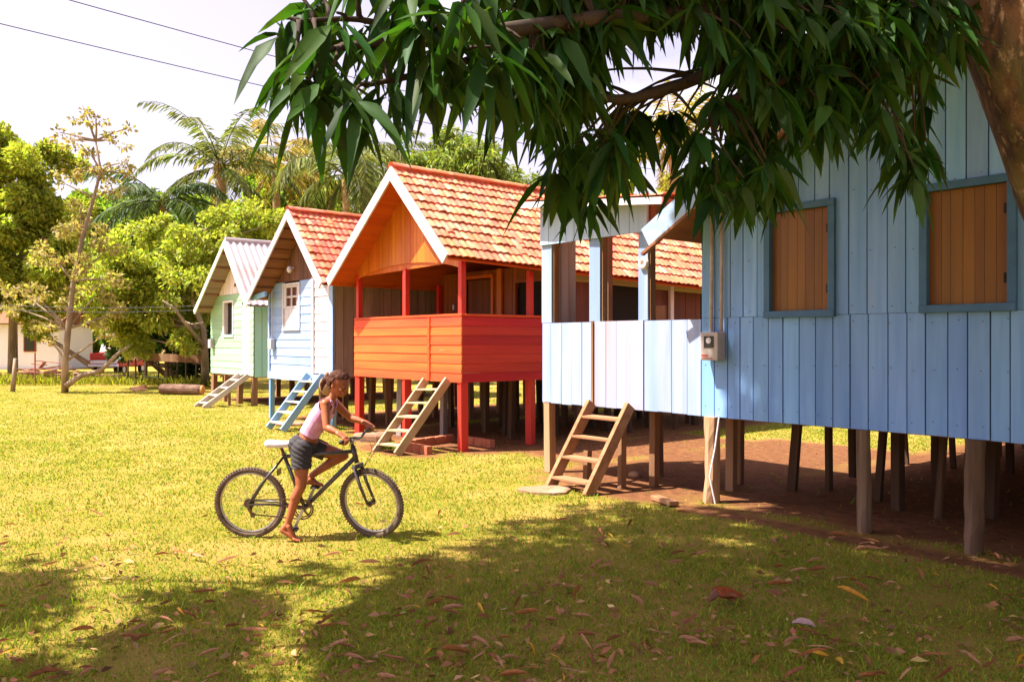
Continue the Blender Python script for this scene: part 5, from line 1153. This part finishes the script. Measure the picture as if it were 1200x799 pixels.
# ================================================================ the girl
def tob(p): return MGR.inverted() @ (MBK @ V(p))      # a point on the leaning bicycle, in the rider's upright frame
def capsule(mb, p, q, r1, r2, lat=None, k=1.0, n=18):
    """tapered round-ended limb; lat: axis along which it is k times as wide"""
    p, q = V(p), V(q); d = q-p; l = d.length; d = d/l if l > 1e-6 else V((0, 0, 1)); a = V(lat) if lat else d.orthogonal(); a = (a-d*a.dot(d)).normalized(); b = d.cross(a); rings = []
    for i in range(6): th = -math.pi/2+math.pi/2*i/5.0; rings.append((p+d*(r1*math.sin(th)*.999), max(1e-4, r1*math.cos(th))))
    for i in range(6): th = math.pi/2*i/5.0; rings.append((q+d*(r2*math.sin(th)*.999), max(1e-4, r2*math.cos(th))))
    vs = [c+(a*math.cos(2*math.pi*j/n)*k+b*math.sin(2*math.pi*j/n))*r for c, r in rings for j in range(n)]; m = len(rings)
    mb.add(vs, [(i*n+j, i*n+(j+1) % n, (i+1)*n+(j+1) % n, (i+1)*n+j) for i in range(m-1) for j in range(n)]+[tuple(range(n-1, -1, -1)), tuple((m-1)*n+j for j in range(n))])
LAT = V((0, 1, 0)); G = MB()
PEL = V((-.055, -.012, .815)); WA = V((-.012, -.012, .915)); RIB = V((.055, -.012, 1.02)); CHE = V((.118, -.012, 1.115)); NB_ = V((.165, -.014, 1.195)); HD0 = V((.205, -.024, 1.262))
capsule(G, PEL-V((0, 0, .01)), WA, .092, .076, LAT, 1.25); capsule(G, WA, RIB, .076, .083, LAT, 1.22); capsule(G, RIB, CHE, .083, .082, LAT, 1.28); capsule(G, CHE, NB_+V((-.015, 0, -.02)), .080, .050, LAT, 1.35)
capsule(G, NB_-V((.01, 0, .03)), HD0, .037, .034)
capsule(G, PEL+V((-.055, -.05, -.005)), PEL+V((-.03, -.055, -.06)), .072, .075); capsule(G, PEL+V((-.055, .05, -.005)), PEL+V((-.03, .055, -.04)), .072, .075)
# arms: -Y is the near (right) side
gN = tob(barp(-.80)); gF = tob(barp(.80))
shN = V((.142, -.140, 1.165)); shF = V((.160, .118, 1.165)); elN = V((.170, -.205, .972)); elF = gF.lerp(shF, .52)+V((-.015, .045, -.035))
def arm(sh, el, grip, s):
    dirf = (grip-el).normalized(); wr = grip-dirf*.062+UP*.030
    capsule(G, CHE+V((.02, .07*s, .03)), sh, .058, .043); capsule(G, sh, el, .041, .031); capsule(G, el, el.lerp(wr, .35), .031, .031); capsule(G, el.lerp(wr, .35), wr, .031, .021, UP, 1.0)
    b = (MBK.to_3x3() @ ax0).normalized(); b = (MGR.to_3x3().inverted() @ b).normalized(); f = (dirf-b*dirf.dot(b)).normalized(); u = b.cross(f); u = u if u.z > 0 else -u
    kn = grip+u*.026-f*.004
    capsule(G, wr, kn, .021, .017, b, 1.75)
    for i in range(4):
        o = b*((i-1.5)*.0185); lf = (.92, 1.05, 1.0, .82)[i]
        p0 = kn+o; p1 = grip+o+f*.026*lf+u*.020; p2 = grip+o+f*.027*lf-u*.012; p3 = grip+o-f*.004-u*.025*lf
        capsule(G, p0, p1, .0105, .0098, n=10); capsule(G, p1, p2, .0098, .009, n=10); capsule(G, p2, p3, .009, .008, n=10)
    t0 = wr.lerp(kn, .45)-b*(.022*s); t1 = grip-b*(.034*s)-f*.020+u*.012; t2 = grip-b*(.040*s)+f*.012-u*.020
    capsule(G, t0, t1, .0125, .0105, n=10); capsule(G, t1, t2, .0105, .009, n=10)
arm(shN, elN, gN, -1); arm(shF, elF, gF, 1)
# legs
hpN = PEL+V((-.012, -.085, -.035)); knN = V((-.062, -.135, .470)); anN = V((-.170, -.150, .150))
hpF = PEL+V((.0, .085, -.030)); pedF = tob(PED); anF = pedF+V((-.055, .0, .085)); knF = V((.245, .125, .690))
def leg(hp, kn, an):
    capsule(G, hp, hp.lerp(kn, .5), .078, .064); capsule(G, hp.lerp(kn, .5), kn, .064, .045); capsule(G, kn, kn.lerp(an, .32)+(V((-.016, 0, 0)) if kn.x > an.x else V((-.012, 0, 0))), .044, .044); capsule(G, kn.lerp(an, .32)+V((-.014, 0, 0)), an, .042, .027)
leg(hpN, knN, anN); leg(hpF, knF, anF)
def foot(an, heel, ball, toe, s):
    capsule(G, an, heel+UP*.004, .027, .026); capsule(G, heel, ball, .025, .021, LAT, 1.15); capsule(G, an+V((.012, 0, -.02)), ball, .026, .018, LAT, 1.5)
    d = (toe-ball); lat = V((0, 1, 0))
    for i in range(5):
        o = lat*(s*(i-1.9)*.0155); l = (1.12, 1.0, .95, .86, .74)[i]; r = (.0125, .0095, .009, .0085, .008)[i]
        capsule(G, ball+o*.9, ball+o+d*l, r*1.15, r, n=10)
foot(anN, V((-.215, -.152, .098)), V((-.112, -.160, .030)), V((-.062, -.163, .012)), -1)
foot(anF, pedF+V((-.095, .005, .045)), pedF+V((.012, .0, .032)), pedF+V((.062, .0, .018)), 1)
# head: turned a little towards the camera, looking down at the bars
HC = V((.238, -.030, 1.325))
Mh = Matrix.Rotation(math.radians(-24), 3, 'Z') @ Matrix.Rotation(math.radians(20), 3, 'Y')   # local +x = face
def hd(x, y, z): return HC+Mh @ V((x, y, z))
def hball(x, y, z, a, b, c): G.ball(hd(x, y, z), a, b, c, 18, 12, Mh)
hball(-.012, 0, .022, .094, .076, .088); hball(.022, 0, -.010, .064, .064, .080); hball(.034, 0, -.062, .043, .044, .036); hball(.060, 0, -.078, .020, .022, .016); hball(-.02, 0, -.03, .06, .058, .055)
capsule(G, hd(.084, 0, .010), hd(.099, 0, -.022), .008, .0125); 
for s in (-1, 1):
    hball(.090, .011*s, -.026, .009, .009, .007); hball(.060, .036*s, -.022, .022, .022, .020); capsule(G, hd(.078, .012*s, .026), hd(.066, .046*s, .026), .0085, .007)
    hball(-.008, .076*s, -.010, .016, .008, .026)
capsule(G, hd(.083, -.018, -.047), hd(.083, .018, -.047), .0075, .0075); capsule(G, hd(.080, -.014, -.058), hd(.080, .014, -.058), .0075, .0075)
def to_world(o): o.data.transform(MGR.to_3x3().to_4x4()); o.location = B0
def remeshed(mb, name, voxel, it, mat):
    me = bpy.data.meshes.new(name); me.from_pydata(mb.v, [], mb.f); me.update(); bm = bmesh.new(); bm.from_mesh(me); bmesh.ops.recalc_face_normals(bm, faces=bm.faces); bm.to_mesh(me); bm.free()
    o = bpy.data.objects.new(name, me); COL.objects.link(o); r = o.modifiers.new('r', 'REMESH'); r.mode = 'VOXEL'; r.voxel_size = voxel; r.use_smooth_shade = True
    s = o.modifiers.new('s', 'SMOOTH'); s.factor = .5; s.iterations = it
    dg = bpy.context.evaluated_depsgraph_get(); dg.update(); me2 = bpy.data.meshes.new_from_object(o.evaluated_get(dg)); bpy.data.objects.remove(o); me2.name = name; me2.materials.clear(); me2.materials.append(mat)
    o = bpy.data.objects.new(name, me2); COL.objects.link(o); return o
skin = pmat('warm brown skin', (.36, .105, .040), (.29, .08, .030), (.40, .13, .055), (14, 14, 14), .5, .03, 0, spec=.35)
girl = remeshed(G, 'person', .0048, 5, skin)
co_ = np.empty(len(girl.data.vertices)*3, dtype=np.float32); girl.data.vertices.foreach_get('co', co_); co_ = co_.reshape(-1, 3)
no_ = np.empty(len(co_)*3, dtype=np.float32); girl.data.vertices.foreach_get('normal', no_); no_ = no_.reshape(-1, 3)
polys = [tuple(p.vertices) for p in girl.data.polygons]
girl.data.polygons.foreach_set('use_smooth', np.ones(len(polys), dtype=bool))
def seg(P, a, b):
    a, b = np.array(a[:]), np.array(b[:]); d = b-a; t = np.clip(((P-a)@d)/(d@d), 0, 1); return np.linalg.norm(P-(a+t[:, None]*d), axis=1), t
def garment(name, mask, offs, mat, thick=.004, it=3):
    """cloth grown from the body surface where mask holds"""
    keep = [f for f in polys if all(mask[i] for i in f)]; used = sorted({i for f in keep for i in f}); mp = {v: k for k, v in enumerate(used)}
    of = offs if not hasattr(offs, '__len__') else np.asarray(offs)[used][:, None]
    me = bpy.data.meshes.new(name); me.from_pydata((co_[used]+no_[used]*of).tolist(), [], [tuple(mp[i] for i in f) for f in keep]); me.update(); me.materials.append(mat)
    o = bpy.data.objects.new(name, me); COL.objects.link(o); me.polygons.foreach_set('use_smooth', np.ones(len(me.polygons), dtype=bool))
    if it: s = o.modifiers.new('s', 'SMOOTH'); s.factor = .5; s.iterations = it
    m = o.modifiers.new('t', 'SOLIDIFY'); m.thickness = thick; m.offset = 0
    o.parent = girl; ROOT[o] = V((0, 0, 0)); return o
dT = np.min([seg(co_, a, b)[0]-r for a, b, r in ((PEL, WA, .09), (WA, RIB, .082), (RIB, CHE, .085), (CHE, NB_, .07))], axis=0)
dA = np.min([seg(co_, a, b)[0] for a, b in ((shN, elN), (elN, gN), (shF, elF), (elF, gF))], axis=0)
ax_s = np.array((NB_-PEL).normalized()[:]); hgt = (co_-np.array(PEL[:]))@ax_s; top_ = (NB_-PEL).length
lat = np.abs(co_[:, 1]+.012); fro = (co_-np.array(CHE[:]))@np.cross(ax_s, [0, 1, 0]) ; fro = -fro if False else fro
armN, tN = seg(co_, shN, elN); armF, tF = seg(co_, shF, elF)
inarm = ((armN < .052) & (tN > .02)) | ((armF < .052) & (tF > .02)) | (lat > .128)
neck = (hgt > top_*.80) & (lat < .052)
legd = np.min([seg(co_, a, b)[0] for a, b in ((hpN, knN), (hpF, knF))], axis=0)
tank = (hgt > .075) & (hgt < top_*1.0) & ~inarm & ~neck & (dT < .06) & (co_[:, 2] > .86) & (dA > .035)
garment('tank_top', tank, .0085, pmat('pale pink cotton', (.62, .25, .42), (.70, .38, .52), (.56, .22, .38), (22, 22, 22), .85, .25, 0), .004, 4)
dN, tn = seg(co_, hpN, knN); dF, tf = seg(co_, hpF, knF)
sh_ = ((hgt > -.18) & (hgt < .050) & (dT < .075) & (co_[:, 2] > .62)) | ((dN < .10) & (tn < .55) & (co_[:, 2] < .82)) | ((dF < .10) & (tf < .50) & (co_[:, 2] < .86) & (co_[:, 1] > -.02))
sh_ &= (hgt < .052)
offs_ = .010+.010*np.clip(np.maximum(tn*(dN < .11), tf*(dF < .11)), 0, .6)/.55+.003*np.sin(co_[:, 2]*160+co_[:, 0]*90)
garment('shorts', sh_, offs_, pmat('charcoal stretch shorts', (.028, .024, .027), (.055, .047, .051), None, (8, 8, 40), .8, .3, 0), .004, 3)
hl = (co_-np.array(HC[:]))@np.array(Mh)           # head-local coordinates
rad_ = np.linalg.norm(hl*np.array([1, 1.15, 1]), axis=1)
hairm = (np.abs(hl[:, 1]) < .085) & (rad_ < .135) & (hl[:, 2] > -.052) & ((hl[:, 2] > .058+.25*np.maximum(0, hl[:, 0]-.02)) | (hl[:, 0] < -.012-.25*np.maximum(0, .02-hl[:, 2]))) & ~((np.abs(hl[:, 1]) > .066) & (hl[:, 2] < .018) & (hl[:, 0] > -.028))
hair_m = pmat('dark brown hair', (.040, .015, .009), (.10, .036, .018), None, (60, 60, 8), .75, .6, 0, spec=.15)
hn_ = np.array([.011+.006*mnoise.noise(tuple(float(q)*38 for q in c)) if hairm[i] else 0 for i, c in enumerate(co_)])
hair = garment('hair', hairm, hn_, hair_m, .008, 1)
mb = MB()
for k in range(70):
    a = random.uniform(0, 6.28); b = random.uniform(.1, 1.3); q = hd(-.015+.098*math.cos(a)*math.sin(b), .082*math.sin(a)*math.sin(b), .030+.092*math.cos(b)); n_ = (q-HC).normalized()
    if (hd(1, 0, 0)-HC).dot(q-HC) > .05 and (q-HC).dot(hd(0, 0, 1)-HC) < .06: continue
    t_ = V((random.gauss(0, 1), random.gauss(0, 1), random.gauss(0, 1))); mb.tube([q-n_*.008, q+n_*.010+t_*.004, q+n_*.012+t_*.012], [.0022, .0018, .0008], 4, cap=False)
mb.build('hair_wisps', hair_m, hair)
mb = MB(); q0 = hd(-.092, 0, .005)
mb.tube([q0+Mh @ V((.02, 0, .005)), q0+Mh @ V((-.022, 0, .004)), q0+Mh @ V((-.055, -.005, -.022)), q0+Mh @ V((-.066, -.012, -.066)), q0+Mh @ V((-.050, -.016, -.115))], [.022, .026, .030, .024, .006], 12, .12)
o = mb.build('ponytail', hair_m, hair, smooth=True)
mb = MB(); mb.torus(q0+Mh @ V((-.012, 0, .005)), .022, .009, Mh @ V((1, 0, -.1)), 20, 8); mb.build('hair_band', pmat('lilac hair band', (.36, .26, .52), (.5, .42, .62), None, (30, 30, 30), .7, 0, 0), girl, smooth=True)
for s in (-1, 1):
    mb = MB(); mb.ball(hd(.074, .027*s, .004), (.0085), .0085, .0065, 14, 10, Mh); e = mb.build('eye', pmat('eye white', (.42, .36, .33), None, None, VW, .2, 0, 0), girl, smooth=True)
    mb = MB(); mb.ball(hd(.0815, .0265*s, .001), .0045, .0055, .0055, 12, 8, Mh); mb.build('iris', dark_in, e, smooth=True)
    capb = MB(); capsule(capb, hd(.083, .014*s, .024), hd(.070, .045*s, .026), .003, .0024, n=8); capb.build('eyebrow', hair_m, girl)
lp_m = pmat('lips', (.26, .06, .04), None, None, VW, .4, 0, 0)
mb = MB(); capsule(mb, hd(.0885, -.013, -.0475), hd(.0885, .013, -.0475), .0036, .0036, n=8); capsule(mb, hd(.086, -.011, -.057), hd(.086, .011, -.057), .0038, .0038, n=8); mb.build('lips', lp_m, girl)
girl.data.transform(Matrix.Identity(4))
girl.matrix_world = MGR; 
tag(girl, 'barefoot girl in pink tank top and dark shorts straddling the bicycle', 'person')
# ---------------------------------------------------------------- fallen leaves
def fallen_mesh(k, bend, curl, nm, mat):
    rs = random.Random(k); n = 7; vs = []; fs = []
    for i in range(n):
        t = i/(n-1); w = .17*math.sin(math.pi*min(1, .06+.94*t))**.75*(1-.25*t); x = (t-.5); y = bend*(t-.5)**2; z = .05+.10*math.sin(t*3+k)*rs.uniform(.5, 1.2)
        for s in (-1, -.5, 0, .5, 1): vs.append((x, y+s*w, z+curl*w*abs(s)**1.6*1.6+rs.uniform(-.008, .008)))
    for i in range(n-1):
        for j in range(4): fs.append((i*5+j, i*5+j+1, i*5+6+j, i*5+5+j))
    me = bpy.data.meshes.new(nm); me.from_pydata(vs, [], fs); me.update(); me.materials.append(mat); me.polygons.foreach_set('use_smooth', np.ones(len(fs), dtype=bool)); return me
def lm(n, a, b): return pmat(n, a, b, None, (6, 6, 6), .6, .2, 0, trans=.15, spec=.3)
KIND = [('brown', 'curled brown dry leaf fallen on the lawn', 'curled brown leaves on the lawn', lm('brown dry leaf', (.34, .13, .05), (.22, .08, .03)), 105),
        ('tan', 'pale tan dry leaf fallen on the lawn', 'pale tan leaves on the lawn', lm('tan dry leaf', (.54, .28, .15), (.42, .20, .10)), 95),
        ('rust', 'rusty orange dry leaf fallen on the lawn', 'rusty orange leaves on the lawn', lm('rust dry leaf', (.42, .17, .05), (.30, .11, .03)), 62),
        ('yellow', 'yellow mango leaf fallen on the lawn', 'yellow leaves on the lawn', lm('yellow fallen leaf', (.62, .34, .02), (.52, .26, .015)), 32)]
for ki, (nm, label, grp, mat, cnt) in enumerate(KIND):
    ms_ = [fallen_mesh(ki*10+k, random.uniform(-.6, .6), random.choice([.1, .35, .7, 1.0]) if nm != 'yellow' else random.choice([.2, .6]), 'fallen_leaf', mat) for k in range(5)]
    for i in range(cnt):
        while True:
            px, py = rng.uniform(-20, 1220), 566+236*rng.random()**.75
            dens = .35 if px < 300 and py < 640 else (.55 if py < 650 and px < 650 else 1)
            if px > 700 and py < 600+.16*(px-860): continue
            if 380 < px < 620 and py > 720: dens *= 1.6
            g0 = gnd(px, py); dens *= .55+1.1*(mnoise.noise((g0.x*1.1, g0.y*1.1, 8))+.25)
            if rng.random() < dens: break
        g_ = gnd(px, py); o = bpy.data.objects.new('fallen_leaf', ms_[i % 5]); COL.objects.link(o)
        s = rng.uniform(.075, .18)*(.9 if nm == 'yellow' else 1); o.location = g_+UP*rng.uniform(.026, .042); o.scale = (s, s*rng.uniform(.26, .66), s*rng.uniform(.4, .8)); o.rotation_euler = (rng.normal()*.22, rng.normal()*.16, rng.random()*6.28)
        tag(o, label, 'fallen leaf', grp)
def special(px, py, s, mat, label, curl, bend, rot, tilt=.2, wide=1.6):
    o = bpy.data.objects.new('fallen_leaf', fallen_mesh(int(px), bend, curl, 'fallen_leaf', mat)); COL.objects.link(o); o.location = gnd(px, py)+UP*.035; o.scale = (s*.85, s*wide*.6, s*.8); o.rotation_euler = (tilt, .1, rot); tag(o, label, 'fallen leaf')
special(852, 706, .24, lm('red brown leaf', (.36, .09, .025), (.26, .06, .02)), 'largest red brown broad leaf standing up in the shaded lawn', 1.4, .3, .6, .7, 1.9)
special(836, 712, .20, lm('pinkish tan leaf', (.46, .24, .18), (.36, .18, .12)), 'pinkish curled leaf leaning against the largest red brown leaf', 1.8, .4, 1.9, .3, .9)
special(942, 741, .16, lm('pink grey leaf', (.46, .30, .27), (.36, .22, .2)), 'broad pink grey leaf alone in the shaded foreground lawn', .8, .1, .4, .2, 2.4)
special(963, 777, .15, lm('bright yellow leaf', (.66, .38, .03), (.56, .28, .02)), 'bright yellow leaf curving upright near the bottom edge of the lawn', .7, .5, 1.3, .5, 1.1)
special(1000, 706, .26, lm('golden leaf', (.58, .30, .02), (.46, .2, .015)), 'long golden yellow leaf lying in the shaded right lawn', .5, .3, .1, .3, .9)

# broken bits and small leaves nobody could count
P, D, L = [], [], []
while len(P) < 1500:
    px, py = rng.uniform(-60, 1260), 560+300*rng.random()**.8
    if px > 700 and py < 597+.16*(px-860): continue
    g0 = gnd(px, py); k = .35+1.3*(mnoise.noise((g0.x*1.4, g0.y*1.4, 21))+.1)
    if py < 650 and px < 700: k *= .45
    if 330 < px < 660 and py > 715: k += .35
    if rng.random() > k: continue
    a = rng.random()*6.28; P.append((g0.x, g0.y, rng.uniform(.014, .036))); D.append((math.cos(a), math.sin(a), rng.normal()*.18)); L.append(rng.uniform(.025, .095))
L = np.array(L)
o = np_mesh('leaf_litter', *quads(np.array(P), nrm_(np.array(D)), L, L*rng.uniform(.18, .5, len(L))), pmat('mixed leaf litter', (.42, .20, .08), (.20, .09, .035), (.50, .33, .14), (5, 5, 5), .8, 0, .45, .03, trans=.1))
tag(o, 'small broken dry leaf bits scattered through the lawn', 'leaf litter', kind='stuff')
